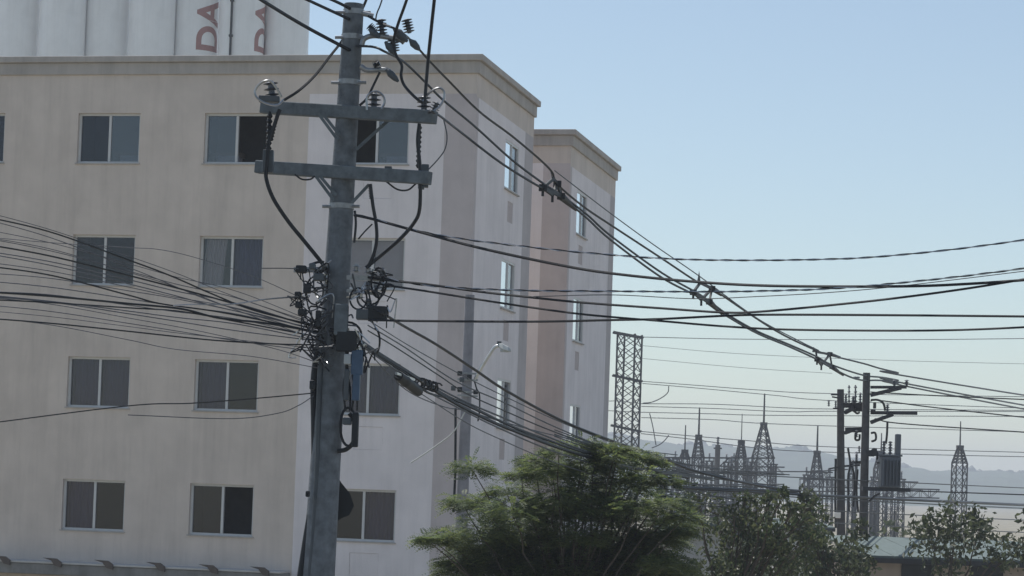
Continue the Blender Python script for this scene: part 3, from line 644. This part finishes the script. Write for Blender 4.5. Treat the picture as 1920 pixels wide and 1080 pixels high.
p2, q2 = at(743, 700, zl(743)-.1), at(776, 712, zl(776)-.1); MB().bar(p2, q2, .02, .025).build('closure_strap', alum, r_)
coil = MB()
coil.tube([at(784+a*.42+(9+1.5*math.sin(a*.7))*math.cos(a*.45), 716+a*.13+(10+2*math.cos(a*.9))*math.sin(a*.45), zl(784+a*.42)+.03*math.sin(a)) for a in range(84)], .010, 5)
tag(coil.build('cable_coil', cabm, smooth=True), 'loose coil of spare cable beside the splice closure', 'cable coil')

# ------------------------------------------------------------------ street-lamp pole
LZ = 40.0
pt2, pb2 = at(881, 553, LZ), at(866, 960, LZ); dv = pb2-pt2; base2 = pt2+dv*(pt2.z/(-dv.z)); base2.z = 0
lp = thing('street_lamp', 'slim concrete pole with a pale lamp arm against the building corner', 'street lamp', base2)
MB().tube([base2.lerp(pt2, i/8) for i in range(9)], [.135-.055*i/8 for i in range(9)], 16).build('shaft', con2, lp, smooth=True)
LA = lambda x, y, dz=0: at(x, y, LZ+dz)
MB().tube(spline([LA(890, 716, -.1), LA(893, 707, -.12), LA(906, 684, -.2), LA(921, 660, -.28), LA(929, 650, -.3), LA(940, 648, -.32)], 5), .030, 10).build('lamp_arm', mat('lamp_arm_paint', (.62, .63, .63), .3, metal=.5), lp, smooth=True)
hd = MB(); a_, b_ = LA(934, 647, -.3), LA(958, 657, -.4); d_ = (b_-a_)
ring = lambda c, w_, h_: [c+Vector((0, -w_, -h_)), c+Vector((0, w_, -h_)), c+Vector((0, w_*.7, h_)), c+Vector((0, -w_*.7, h_))]
secs = [ring(a_, .05, .03), ring(a_+d_*.35, .12, .05), ring(a_+d_*.8, .12, .04), ring(b_, .05, .02)]
hd.add([v for s in secs for v in s], [(0, 1, 2, 3), (12, 15, 14, 13)]+[(i*4+k, i*4+(k+1) % 4, i*4+4+(k+1) % 4, i*4+4+k) for i in range(3) for k in range(4)])
hd.build('lamp_head', boxw, lp, bevel=.01)
MB().box(a_+d_*.5+Vector((0, 0, -.05)), (.14, .18, .04)).build('lamp_lens', boxw, lp)
MB().tube([LA(936, 646, -.3), LA(936, 640, -.3)], .04, 8).build('photocell', greyp, lp)
for y in (700, 712, 735, 742):
    MB().bar(LA(858, y-1, -.12), LA(896, y+1, -.12), .03, .03).build('rack_bracket', galv, lp)
for (x, y) in ((862, 700), (866, 712), (862, 730), (892, 735), (850, 728), (880, 707)):
    MB().box(LA(x, y, -.15), (.08, .08, .08)).build('junction_box', R.choice([dark, greyp]), lp, bevel=.01)
MB().tube(spline([LA(x, y, -.15) for x, y in ((890, 716), (894, 730), (899, 740), (899, 770), (896, 790))], 5), .013, 6).build('drop_cable', cabm, lp, smooth=True)
MB().tube(spline([LA(x, y, -.1) for x, y in ((854, 765), (854, 830), (853, 900), (850, 960))], 5), .022, 6).build('conduit', dark, lp, smooth=True)
cable('pale stay wire running down from the street-lamp pole', [(872, 772, 39.7), (850, 810, 39.8), (815, 838, 40), (770, 868, 40.2)], 2.6, boxw)

# ------------------------------------------------------------------ lattice steel: tower and switchyard
def lattice_col(root, base, ang, s0, s1, z0, z1, npan, leg, br, single=True, nm='leg'):
    def cor(k, z):
        t = (z-z0)/(z1-z0); s = (s0+(s1-s0)*t)/2
        a = ang+math.pi/4+k*math.pi/2
        return Vector((base.x+lean[0]*z, base.y, 0))+Vector((math.cos(a)*s*1.4142, math.sin(a)*s*1.4142, z))
    for k in range(4): MB().bar(cor(k, z0), cor(k, z1), leg, leg).build(nm, steel, root)
    allb = MB()
    for i in range(npan):
        za, zb = z0+(z1-z0)*i/npan, z0+(z1-z0)*(i+1)/npan
        for k in range(4):
            k2 = (k+1) % 4
            segs = [(cor(k, za), cor(k2, zb)), (cor(k2, za), cor(k, zb))]
            for p, q in segs:
                if single: MB().bar(p, q, br, br*.6).build('brace', steel, root)
                else: allb.bar(p, q, br, br*.6)
    if not single: allb.build('lattice_bracing', steel, root)
lean = (0, 0)
TZ = 190.0
tp, tb0 = at(1181, 627, TZ), at(1172, 828, TZ)
tower = thing('lattice_tower', 'square steel lattice tower rising behind the second block', 'lattice tower', (tp.x, TZ, 0))
zt = tp.z
lattice_col(tower, Vector((tp.x, TZ, 0)), math.radians(-25), 1.52, 1.52, 0, zt, 17, .15, .08)
def tarm(pa, pb):
    a, b_ = at(*pa, TZ-.9), at(*pb, TZ-1.2)
    for dz in (0, 1.2): MB().bar(a+Vector((0, dz, 0)), b_+Vector((0, dz, 0)), .09, .16).build('crossarm', steel, tower)
for pa, pb in (((1150, 622), (1207, 633)), ((1149, 703), (1205, 715)), ((1146, 797), (1203, 809))): tarm(pa, pb)
SZ = 210.0
def mast(px, cap_y, rod_y, half_px, base_y, label, zoff=0, rod_w=4):
    Z_ = SZ+zoff; c = at(px, cap_y, Z_); root = thing('switchyard_mast', label, 'mast', (c.x, Z_, 0), 'lattice masts of the substation')
    zb = at(px, base_y, Z_).z; s = half_px*2*Z_/FPX
    lattice_col(root, Vector((c.x, Z_, 0)), math.radians(12), s, .34, zb, c.z, 5, .13, .085, False)
    lattice_col(root, Vector((c.x, Z_, 0)), math.radians(12), s, s, 0, zb, 7, .11, .07, False)
    MB().box((c.x, Z_, c.z+.1), (.6, .6, .28)).build('mast_cap', steel, root)
    top = at(px+1, rod_y, Z_)
    MB().tube([(c.x, Z_, c.z+.2), (c.x, Z_, top.z)], [rod_w/2*Z_/FPX, rod_w/3*Z_/FPX], 6).build('lightning_rod', steel, root)
mast(1310, 820, 764, 9, 858, 'lattice mast with a thick rod between the tower and the concrete post')
mast(1390, 831, 776, 8, 858, 'small lattice mast with a hair-thin rod beside the tallest mast', 0, 2)
mast(1432, 797, 738, 16, 858, 'tallest lattice mast with a broad pyramid top and long rod')
mast(1284, 848, 797, 8, 862, 'low lattice mast half hidden by the tree crown', 0, 3)
mast(1532, 850, 798, 10, 900, 'lattice mast standing alone before the hill near the poles', 5)
mast(1652, 850, 812, 10, 880, 'lattice mast showing between the poles and the transformer', 12, 3)
mast(1800, 840, 790, 11, 870, 'lattice mast out beyond the transformer', 5, 3)
for i, (px, yt, hp) in enumerate(((1246, 866, 6), (1266, 862, 5), (1330, 866, 6), (1362, 868, 5), (1376, 866, 6), (1412, 868, 6), (1450, 872, 6), (1512, 892, 5), (1556, 896, 6), (1596, 890, 5), (1640, 896, 6), (1668, 902, 6), (1690, 900, 6))):
    Z_ = SZ+28; c = at(px, yt, Z_); root = thing('gantry_tower', 'plain lattice tower of the rear gantry in the substation', 'gantry tower', (c.x, Z_, 0), 'rear gantry columns of the substation')
    s_ = hp*2*Z_/FPX; lattice_col(root, Vector((c.x, Z_, 0)), math.radians(8), s_, s_*.8, 0, c.z, 8, .10, .06, False)
    MB().box((c.x, Z_, c.z+.06), (s_*1.3, s_*1.3, .14)).build('column_head', steel, root)
    insulator(Vector((c.x, Z_, c.z+.1)), (0, 0, 1), .8, .14, porc, 5, root)
def beam(pa, pb, depth_px, label, zoff=0):
    Z_ = SZ+zoff; a, b_ = at(*pa, Z_), at(*pb, Z_); root = thing('switchyard_beam', label, 'gantry beam', a, 'gantry beams of the substation')
    h = depth_px*Z_/FPX; L = (b_-a).length; n_ = max(4, int(L/h))
    for dy in (-.5, .5):
        for dz in (0, -h): MB().bar(a+Vector((0, dy, dz)), b_+Vector((0, dy, dz)), .11, .13).build('chord', steel, root)
    br = MB()
    for i in range(n_):
        p, q = a.lerp(b_, i/n_), a.lerp(b_, (i+1)/n_)
        for dy in (-.5, .5):
            u, v = (p, q-Vector((0, 0, h))) if i % 2 else (p-Vector((0, 0, h)), q)
            br.bar(u+Vector((0, dy, 0)), v+Vector((0, dy, 0)), .06, .05)
            br.bar(p+Vector((0, dy, 0)), p+Vector((0, dy, -h)), .05, .05)
    br.build('lattice_bracing', steel, root)
beam((1225, 858), (1452, 859), 26, 'long truss beam linking the masts in front of the hill')
beam((1515, 885), (1560, 886), 14, 'short truss beam around the lone mast', 5)
beam((1236, 872), (1470, 876), 14, 'rear truss beam behind the tallest mast', 29)
beam((1500, 898), (1720, 904), 14, 'rear truss beam passing behind the far poles', 29)
beam((1640, 915), (1760, 918), 16, 'truss beam low behind the transformer', 15)
for i, (px, yt, wd, lab) in enumerate(((1346, 834, .26, 'plain concrete post rising through the middle of the gantry'), (1372, 870, .14, 'thin steel post under the gantry'), (1402, 872, .14, 'second thin steel post under the gantry, by the tallest mast'),
                        (1262, 880, .14, 'thin steel post by the tree crown edge'), (1606, 862, .14, 'thin post between the two far poles'), (1645, 930, .16, 'short post before the low truss'), (1662, 925, .16, 'short stout post under the transformer'))):
    c = at(px, yt, SZ-6); root = thing('switchyard_post', lab, 'post', (c.x, SZ-6, 0))
    MB().tube([(c.x, SZ-6, 0), (c.x, SZ-6, c.z)], [wd, wd*.85], 8).build('post_shaft', dcon if i == 0 else steel, root)
    insulator(Vector((c.x, SZ-6, c.z)), (0, 0, 1), .7, .16, porc, 5, root)
    MB().box((c.x, SZ-6, c.z-.3), (.7, .2, .12)).build('bracket_arm', steel, root)
# busbars and equipment: rows of porcelain columns
gi = 0
for row, (yy, zo) in enumerate(((905, 0), (922, -20), (935, -40))):
    for i in range(16 if row else 18):
        px = 1232+i*(13+row*2)+R.uniform(-3, 3) + (0 if i < 12 else 190)
        c = at(px, yy+R.uniform(-6, 6), SZ+zo); root = thing('bus_support', 'slim steel stand topped with a ribbed insulator in the substation yard', 'bus support', (c.x, SZ+zo, 0), 'insulator stands of the substation')
        MB().bar((c.x, SZ+zo, 0), (c.x, SZ+zo, c.z-1.0), .16, .16).build('stand', steel, root)
        insulator(Vector((c.x, SZ+zo, c.z-1.0)), (0, 0, 1), 1.0, .14, porc, 6, root)
for i, (pa, pb) in enumerate((((1225, 884), (1455, 885)), ((1230, 905), (1470, 908)), ((1450, 884), (1590, 880)), ((1460, 917), (1600, 921)), ((1240, 922), (1480, 928)))):
    cable('dark busbar running level among the substation masts', [(pa[0], pa[1], SZ-3), ((pa[0]+pb[0])/2, (pa[1]+pb[1])/2+2, SZ-3), (pb[0], pb[1], SZ-3)], 2.4, cabm, 'busbars of the substation', name='busbar', cat='busbar')
# long high-voltage lines from the tower
for i, (lab_, pts) in enumerate(zip(['topmost high-voltage wire, from the tower peak', 'upper wire of the close pair at the middle tower arm', 'lower wire of the close pair at the middle tower arm', 'first of the wires passing midway between the two lower tower arms', 'second of the wires passing midway between the two lower tower arms', 'third of the wires passing midway between the two lower tower arms', 'wire nearest over the lowest tower arm', 'upper wire leaving the lowest tower arm', 'lower wire leaving the lowest tower arm', 'hair-thin wire next below the tower peak wire', 'second hair-thin wire below the tower peak wire', 'short upper wire between the second block and the tower', 'short lower wire between the second block and the tower'], ([(1207, 632), (1400, 636), (1680, 637), (1990, 634)], [(1205, 715), (1300, 722), (1420, 731), (1560, 738), (1990, 745)], [(1205, 719), (1300, 727), (1450, 741), (1575, 752), (1990, 768)], [(1203, 757), (1340, 758), (1480, 765), (1575, 767), (1990, 770)],
                         [(1203, 762), (1340, 766), (1480, 772), (1575, 771), (1990, 772)], [(1203, 773), (1340, 776), (1480, 779), (1990, 781)], [(1203, 783), (1340, 787), (1480, 796), (1990, 812)], [(1202, 809), (1280, 816), (1400, 826), (1560, 838), (1990, 850)],
                         [(1202, 813), (1300, 824), (1420, 840), (1560, 848), (1990, 858)], [(1203, 648), (1400, 664), (1680, 676), (1990, 684)], [(1203, 672), (1400, 690), (1560, 700)], [(1140, 752), (1160, 752), (1203, 757)], [(1140, 770), (1203, 773)]))):
    cable(lab_, [(x, y, 188 if x < 1210 else 188+(x-1210)*.05) for x, y in pts], 1.7 if i not in (9, 10) else 1.0, cabg, 'high-voltage wires of the lattice tower', n=4)
cable('slack jumper curving under the tower crossarm', [(1254, 724, 188), (1252, 736, 188), (1240, 746, 188), (1222, 754, 188), (1205, 756, 188)], 2, cabg)
cable('slack jumper curving under the lowest tower crossarm', [(1254, 816, 188), (1246, 826, 188), (1236, 834, 188), (1222, 840, 188)], 2, cabg)
cable('slanting dropper wire below the tower wires', [(1218, 775, 188), (1224, 800, 188), (1230, 835, 188)], 2, cabg)

# ------------------------------------------------------------------ far pair of poles with the transformer
FZ = 75.0
def fpole(label, px_top, y_top, px_bot, y_bot, r0, r1, Z_):
    t_, b_ = at(px_top, y_top, Z_), at(px_bot, y_bot, Z_); d_ = b_-t_; bs = t_+d_*(t_.z/(-d_.z))
    root = thing('utility_pole', label, 'utility pole', bs)
    MB().tube([bs.lerp(t_, i/6) for i in range(7)], [r1+(r0-r1)*i/6 for i in range(7)], 16).build('shaft', dcon, root, smooth=True)
    return root
fa = fpole('dark far pole with slanting arms, the one the conductors end on', 1625, 699, 1618, 1020, .115, .16, FZ)
fb_ = fpole('grey far pole with a white plate, shorter of the far pair', 1576, 730, 1577, 1010, .115, .17, FZ+4)
Q = lambda x, y, dz=0: at(x, y, FZ+dz)
for (a, c_, wd) in (((1632, 726), (1700, 726), .09), ((1632, 741), (1690, 727), .12), ((1632, 774), (1720, 775), .10), ((1632, 792), (1675, 777), .11), ((1634, 793), (1668, 778), .08)):
    MB().bar(Q(*a, -.1), Q(*c_, -.3), .09, wd).build('bracket_arm', steel, fa)
for (x0, y0, x1, y1, r) in ((1677, 726, 1677, 712, .09), (1664, 776, 1664, 757, .08), (1612, 708, 1600, 708, .06), (1700, 726, 1700, 712, .09)):
    p, q = Q(x0, y0, -.2), Q(x1, y1, -.2); insulator(p, q-p, (q-p).length, r, porc, 4, fa)
for (x, y, sx, sz) in ((1637, 772, .14, .14), (1640, 760, .08, .2), (1633, 850, .2, .2), (1640, 848, .12, .24), (1650, 868, .2, .05)):
    MB().box(Q(x, y, -.2), (sx, .15, sz)).build('fuse_box', dark, fa, bevel=.01)
for a in ([(1634, 845), (1640, 842), (1645, 850), (1644, 862)], [(1633, 812), (1641, 812), (1642, 824), (1634, 828)], [(1633, 750), (1646, 750), (1656, 756), (1660, 770)], [(1664, 790), (1663, 815), (1661, 832)], [(1630, 940), (1640, 930), (1650, 925)]):
    MB().tube(spline([Q(x, y, -.2) for x, y in a], 5), .035, 6).build('lead_wire', cabm, fa, smooth=True)
plat = thing('pole_platform', 'steel crosspieces with small insulators bridging the far pair of poles', 'pole platform', Q(1600, 765))
for (a, c_, h_) in (((1580, 760), (1622, 760), .16), ((1600, 766), (1622, 766), .18), ((1584, 774), (1602, 764), .12), ((1585, 806), (1620, 806), .16), ((1584, 812), (1600, 806), .1), ((1596, 868), (1620, 866), .08), ((1584, 874), (1612, 872), .06)):
    MB().bar(Q(*a, .6), Q(*c_, .4), .1, h_).build('crosspiece', steel, plat)
for (x, y0, y1, r) in ((1586, 757, 738, .07), (1592, 757, 722, .05), (1600, 757, 742, .09), (1604, 757, 722, .06), (1613, 757, 736, .07), (1606, 806, 820, .07), (1599, 880, 862, .07), (1606, 864, 850, .06), (1611, 850, 836, .05)):
    p, q = Q(x, y0, .4), Q(x, y1, .4); insulator(p, q-p, (q-p).length, r, porc, 4, plat)
for a in ([(1600, 770), (1607, 775), (1612, 773)], [(1604, 812), (1604, 824), (1611, 824), (1612, 814)], [(1590, 840), (1594, 870), (1590, 900), (1592, 960)], [(1597, 870), (1602, 900), (1600, 950)], [(1608, 880), (1606, 920), (1609, 960)]):
    MB().tube(spline([Q(x, y, .4) for x, y in a], 5), .035, 6).build('lead_wire', cabm, plat, smooth=True)
for (a, c_) in (((1558, 740), (1572, 740)), ((1560, 744), (1572, 746)), ((1562, 766), (1572, 765)), ((1554, 879), (1572, 876))):
    MB().bar(at(*a, FZ+3.8), at(*c_, FZ+3.8), .05, .05).build('bracket_arm', steel, fb_)
for (x, y0, y1) in ((1554, 762, 750), (1567, 764, 752), (1554, 886, 878)):
    p, q = at(x, y0, FZ+3.8), at(x, y1, FZ+3.8); insulator(p, q-p, (q-p).length, .06, porc, 3, fb_)
MB().box(at(1570, 966, FZ+3.7), (.22, .05, .19)).build('white_plate', whitep, fb_, bevel=.01)
MB().tube([at(1567, 860, FZ+3.8), at(1566, 930, FZ+3.8), at(1567, 990, FZ+3.8)], .04, 6).build('conduit', dark, fb_)
tr = thing('transformer', 'dark finned transformer hung low beside the far pole', 'transformer', Q(1664, 900, -.4))
c = Q(1668, 885, -.4)
MB().box(c, (.62, .6, .98)).build('tank', trafo, tr, bevel=.04)
for i in range(6): MB().box(c+Vector((-.26+i*.105, -.36, -.03)), (.02, .14, .8)).build('cooling_fin', trafo, tr)
MB().box(c+Vector((0, 0, .52)), (.68, .66, .06)).build('lid', trafo, tr, bevel=.01)
for i in range(3): insulator(c+Vector((-.2+i*.2, 0, .55)), (0, 0, 1), .42, .08, porc, 5, tr, 'bushing')
MB().box(c+Vector((.22, -.1, .85)), (.16, .3, .7)).build('oil_conservator', trafo, tr, bevel=.03)
MB().box(c+Vector((-.1, 0, -.55)), (1.5, .3, .12)).build('hanger_beam', steel, tr)
# services between the far poles and out of the picture
for lab_, pts in zip(('uppermost wire leaving the far pole towards the transformer side', 'second wire leaving the far pole towards the transformer side', 'third wire leaving the far pole over the transformer', 'wire passing below the transformer'), ([(1632, 735), (1760, 742), (1990, 752)], [(1632, 752), (1650, 751), (1760, 765), (1990, 790)], [(1640, 785), (1700, 795), (1990, 815)], [(1640, 918), (1700, 920), (1990, 930)])):
    cable(lab_, [(x, y, FZ) for x, y in pts], 2.4, cabm, 'wires beyond the far poles')

# ------------------------------------------------------------------ houses low behind the shrubs
def house(label, px0, px1, py_eave, py_ridge, Z_, depth, wm, rm, gable=True, wins=()):
    a, b_ = at(px0, py_eave, Z_), at(px1, py_eave, Z_); ze = (a.z+b_.z)/2; zr = at((px0+px1)/2, py_ridge, Z_).z
    root = thing('house', label, 'house', (a.x, Z_, 0)); W = b_.x-a.x; x0, x1 = a.x, b_.x; xm = (x0+x1)/2
    wb = MB()
    if gable:
        f1 = [(x0, Z_, 0), (x1, Z_, 0), (x1, Z_, ze), (xm, Z_, zr), (x0, Z_, ze)]; f2 = [(x, Z_+depth, z) for x, y, z in f1]
        wb.add(f1+f2, [(0, 1, 2, 3, 4), (5, 9, 8, 7, 6), (0, 5, 6, 1), (1, 6, 7, 2), (0, 4, 9, 5)])
    else:
        wb.box(((x0+x1)/2, Z_+depth/2, ze/2), (W, depth, ze))
    wb.build('wall', wm, root)
    rb = MB()
    if gable:
        o = .25; sl = (zr-ze)/(W/2)
        for sgn in (-1, 1):
            p = Vector((xm, Z_-o, zr+.06)); q = Vector((xm+sgn*(W/2+o), Z_-o, ze-o*sl+.06)); dY = Vector((0, depth+2*o, 0)); h = Vector((0, 0, .1))
            rb.add([p, q, q+dY, p+dY, p+h, q+h, q+dY+h, p+dY+h], [(0, 1, 2, 3), (4, 7, 6, 5), (0, 4, 5, 1), (1, 5, 6, 2), (2, 6, 7, 3), (3, 7, 4, 0)])
    else:
        p = Vector((x0-.3, Z_-.4, ze+.02)); W2 = W+.6; rise = zr-ze
        for i in range(int(W2/.9)+1):
            xa, xb = p.x+i*.9, min(p.x+i*.9+.88, p.x+W2)
            if xb-xa < .05: continue
            MB().add([(xa, p.y, p.z), (xb, p.y, p.z), (xb, p.y+depth, p.z+rise), (xa, p.y+depth, p.z+rise), (xa, p.y, p.z+.06), (xb, p.y, p.z+.06), (xb, p.y+depth, p.z+rise+.06), (xa, p.y+depth, p.z+rise+.06)],
                     [(0, 3, 2, 1), (4, 5, 6, 7), (0, 1, 5, 4), (1, 2, 6, 5), (2, 3, 7, 6), (3, 0, 4, 7)]).build('roof_sheet', rm, root)
        MB().box(((x0+x1)/2, Z_-.42, ze-.05), (W2, .06, .14)).build('gutter', steel, root)
    if gable: rb.build('roof', rm, root)
    for (wx, wy, ww, wh_) in wins:
        c_ = at(wx, wy, Z_); MB().box((c_.x, Z_-.01, c_.z), (ww, .06, wh_)).build('window', dark, root)
        MB().box((c_.x, Z_-.035, c_.z-wh_/2-.03), (ww+.12, .1, .05)).build('window_sill', housew, root)
    return root
house('pale gabled house glimpsed between the green tree and the shrubs', 1272, 1358, 1000, 984, 62, 6, housew, roofm, True, [(1278, 1002, .10, .22), (1288, 1004, .10, .2), (1306, 1003, .10, .14)])
house('whitish house far back behind the brown shrubs', 1462, 1552, 990, 980, 110, 8, housew, roofm, False, [(1490, 1000, .5, .5), (1530, 1000, .5, .5)])
house('low tan house with a grey-green sheet roof beside the far pole', 1632, 1990, 1052, 1026, 66, 8, houset, roofm, False, [(1720, 1085, .9, .8), (1850, 1088, .9, .8)])

# ------------------------------------------------------------------ trees
def limb(mb, p, q, r0, r1, wob=.08, n=6):
    pts = [p.lerp(q, i/n)+Vector((R.uniform(-1, 1), R.uniform(-1, 1), R.uniform(-.5, .5)))*wob*(0 if i in (0, n) else 1)*(q-p).length*.3 for i in range(n+1)]
    mb.tube(pts, [r0+(r1-r0)*i/n for i in range(n+1)], 7); return pts
def frond(V, Fc, p, d, L, nl, lw, droop):
    d = d.normalized(); side = d.cross(Z3); side = side.normalized() if side.length > .05 else Vector((1, 0, 0))
    up = side.cross(d)
    tilt = R.uniform(-.5, .5); side = (side*math.cos(tilt)+up*math.sin(tilt)).normalized()
    for i in range(nl):
        t = (i+.6)/nl; c = p + d*L*t + Vector((0, 0, -droop*L*t*t))
        ll = L*.30*(1-.55*abs(t-.45)*1.6)
        for s in (-1, 1):
            a = c; e = c + (side*s*.9+d*.45).normalized()*ll + Vector((0, 0, R.uniform(-.04, .02)))*L
            wv = d*lw*ll
            k = len(V); V += [a, a.lerp(e, .55)+wv*.5, e, a.lerp(e, .55)-wv*.5]; Fc.append((k, k+1, k+2, k+3))
def broad(V, Fc, p, sz):
    n_ = Vector((R.gauss(0, 1), R.gauss(0, 1), R.gauss(0, .8)+.4)).normalized(); a = n_.orthogonal().normalized(); a.rotate(Matrix.Rotation(R.uniform(0, 6.28), 3, n_)); b_ = n_.cross(a)
    k = len(V); V += [p-a*sz*.6, p+b_*sz*.28+n_*sz*.06, p+a*sz*.6-n_*sz*.1, p-b_*sz*.28+n_*sz*.06]; Fc.append((k, k+1, k+2, k+3))
def crown_obj(root, V, Fc, m):
    mb = MB(); mb.v = V; mb.f = [list(f) for f in Fc]; mb.m = [0]*len(Fc)
    return mb.build('crown', m, root)
# the feathery tree in front of the building
TZc = 34.0
base = at(1050, 1080, TZc); base = Vector((base.x, TZc, 0))
tree = thing('street_tree', 'large green feathery-leaved tree spreading in front of the building corner', 'tree', base)
clumps = [(885, 880, 34), (868, 945, 36), (838, 1012, 36), (902, 952, 38), (900, 1005, 60), (950, 925, 36), (960, 965, 62), (1003, 868, 26), (1048, 850, 30), (1090, 838, 30), (1035, 885, 52), (1100, 880, 50), (1150, 862, 36), (1198, 858, 30), (1222, 868, 20), (1160, 846, 22),
          (1165, 905, 50), (1215, 900, 36), (1055, 950, 70), (1130, 960, 66), (1195, 955, 56), (1245, 950, 40), (1262, 985, 34), (1235, 1010, 50), (940, 1050, 70), (1020, 1040, 80), (1110, 1045, 80), (1190, 1050, 66), (860, 1060, 40), (1250, 1060, 40),
          (978, 893, 22), (1128, 838, 22), (815, 1016, 18), (800, 1012, 12), (1284, 972, 22), (1250, 905, 20), (1275, 1000, 26), (1268, 940, 22), (1070, 1110, 90), (960, 1120, 80), (1170, 1115, 80), (900, 1075, 70), (985, 1010, 54), (1080, 1010, 60), (1150, 1020, 58), (1030, 1075, 76), (1130, 1085, 76), (1215, 1075, 64), (1262, 1075, 44), (920, 1030, 44), (1215, 1010, 40), (1010, 960, 44), (1095, 930, 48)]
tb_ = MB(); fork = base+Vector((.1, 0, 2.3)); limb(tb_, base, fork, .16, .12, .05)
V, Fc = [], []
for ci, (cx, cy, r) in enumerate(clumps+[(x+R.uniform(-14, 14), y+R.uniform(0, 24), q*1.05) for x, y, q in clumps if q > 44]):
    c = at(cx, cy, TZc+(R.uniform(-.9, .7) if ci < len(clumps) else R.uniform(.3, 1.5))); rr = r*TZc/FPX
    mid = fork.lerp(c, .45)+Vector((0, 0, .15)); limb(tb_, fork, mid, .04, .022, .1, 4); limb(tb_, mid, c, .022, .005, .14, 4)
    nf = int(110+rr*rr*1350)
    for i in range(nf):
        dr = Vector((R.gauss(0, 1), R.gauss(0, 1), R.gauss(.25, .6))); dr.normalize()
        k = R.random()**.5
        p = c + Vector((dr.x*rr*k, dr.y*rr*k*1.1, dr.z*rr*k*.62))
        h = Vector((dr.x, dr.y, R.uniform(-.25, .35)))
        frond(V, Fc, p, h, R.uniform(.13, .25), 6, .50, R.uniform(.1, .5))
tb_.build('trunk', bark, tree, smooth=True)
crown_obj(tree, V, Fc, leaf1)
# looser broad-leaved trees on the right
def loose_tree(label, basepx, Z_, clumps, dens, sz, m, fork_z=2.2):
    bs = at(basepx, 1080, Z_); bs = Vector((bs.x, Z_, 0)); root = thing('shrubby_tree', label, 'tree', bs)
    tm_ = MB(); fk = bs+Vector((0, 0, fork_z)); limb(tm_, bs, fk, .10, .07, .05)
    V, Fc = [], []
    for (cx, cy, r) in clumps:
        c = at(cx, cy, Z_+R.uniform(-.8, .8)); rr = r*Z_/FPX
        mid = fk.lerp(c, .5)+Vector((R.uniform(-.1, .1), 0, .1)); limb(tm_, fk, mid, .035, .022, .12, 4); limb(tm_, mid, c+Vector((0, 0, rr*.5)), .022, .006, .12, 4)
        for k in range(5):
            e = c+Vector((R.uniform(-1, 1), R.uniform(-1, 1), R.uniform(-.6, 1)))*rr*1.1; limb(tm_, mid.lerp(c, R.uniform(.4, 1)), e, .010, .004, .1, 3)
            for q in range(int(rr*dens*62)):
                broad(V, Fc, e+Vector((R.gauss(0, 1), R.gauss(0, 1), R.gauss(0, 1)))*rr*.22, sz*R.uniform(.6, 1.3))
        for q in range(int(rr*rr*dens*430)):
            d_ = Vector((R.gauss(0, 1), R.gauss(0, 1), R.gauss(0, 1))).normalized()*rr*R.random()**.5
            broad(V, Fc, c+d_, sz*R.uniform(.6, 1.3))
    tm_.build('trunk', twig, root, smooth=True); crown_obj(root, V, Fc, m)
loose_tree('brownish loose-leaved tree growing between the green tree and the far poles', 1370, 46, [(1300, 950, 15), (1346, 958, 18), (1378, 962, 28), (1420, 955, 30), (1400, 990, 44), (1440, 985, 40), (1370, 1020, 44), (1430, 1035, 56), (1345, 1058, 40), (1300, 1070, 36), (1480, 1040, 40), (1490, 970, 30), (1380, 1080, 60), (1310, 925, 16), (1460, 940, 22), (1398, 932, 14), (1445, 930, 13), (1490, 945, 16), (1520, 952, 24), (1415, 965, 40), (1460, 1010, 46), (1510, 1020, 40), (1400, 1055, 54), (1460, 1075, 60), (1350, 1085, 50)], 1.0, .10, leaf2)
loose_tree('small dark tree at the feet of the far poles', 1560, 58, [(1500, 1000, 20), (1520, 1055, 44), (1560, 1045, 40), (1600, 1050, 36), (1605, 1000, 22), (1480, 1070, 40), (1580, 1075, 50), (1625, 1062, 20), (1530, 985, 22), (1510, 930, 22), (1500, 960, 24), (1540, 1010, 26), (1600, 1030, 30)], .8, .15, leaf3)
loose_tree('dark shrub past the transformer by the tan house', 1790, 60, [(1740, 1000, 40), (1790, 990, 50), (1840, 1005, 40), (1780, 1040, 60), (1880, 1040, 40), (1930, 1030, 50)], .8, .15, leaf3)
gk = MB(); V, Fc = [], []
for i in range(9000):        # undergrowth that closes the foot of the view behind the trees
    x = R.uniform(2, 42); y = R.uniform(84, 128)
    z = R.uniform(0, 2.6+.8*math.sin(x*.7)+.6*math.sin(x*1.9+y*.2))
    broad(V, Fc, Vector((x, y, max(.05, z))), R.uniform(.25, .55))
gk.v = V; gk.f = [list(f) for f in Fc]; gk.m = [0]*len(Fc)
tag(gk.build('undergrowth', leaf3), 'low scrub closing the view behind the trees', 'undergrowth', kind='stuff')

# ------------------------------------------------------------------ air
hz = MB().box((0, 1140, 21.5), (3900, 2460, 45)).build('haze', [])
tag(hz, kind='stuff')
hm = bpy.data.materials.new('air'); hm.use_nodes = True; hn = hm.node_tree
for x in list(hn.nodes): hn.nodes.remove(x)
ho = hn.nodes.new('ShaderNodeOutputMaterial'); pv = hn.nodes.new('ShaderNodeVolumePrincipled')
pv.inputs['Color'].default_value = (.86, .92, 1, 1); pv.inputs['Density'].default_value = HAZE_DENSITY; pv.inputs['Anisotropy'].default_value = 0
hn.links.new(pv.outputs[0], ho.inputs['Volume']); hz.data.materials.clear(); hz.data.materials.append(hm)
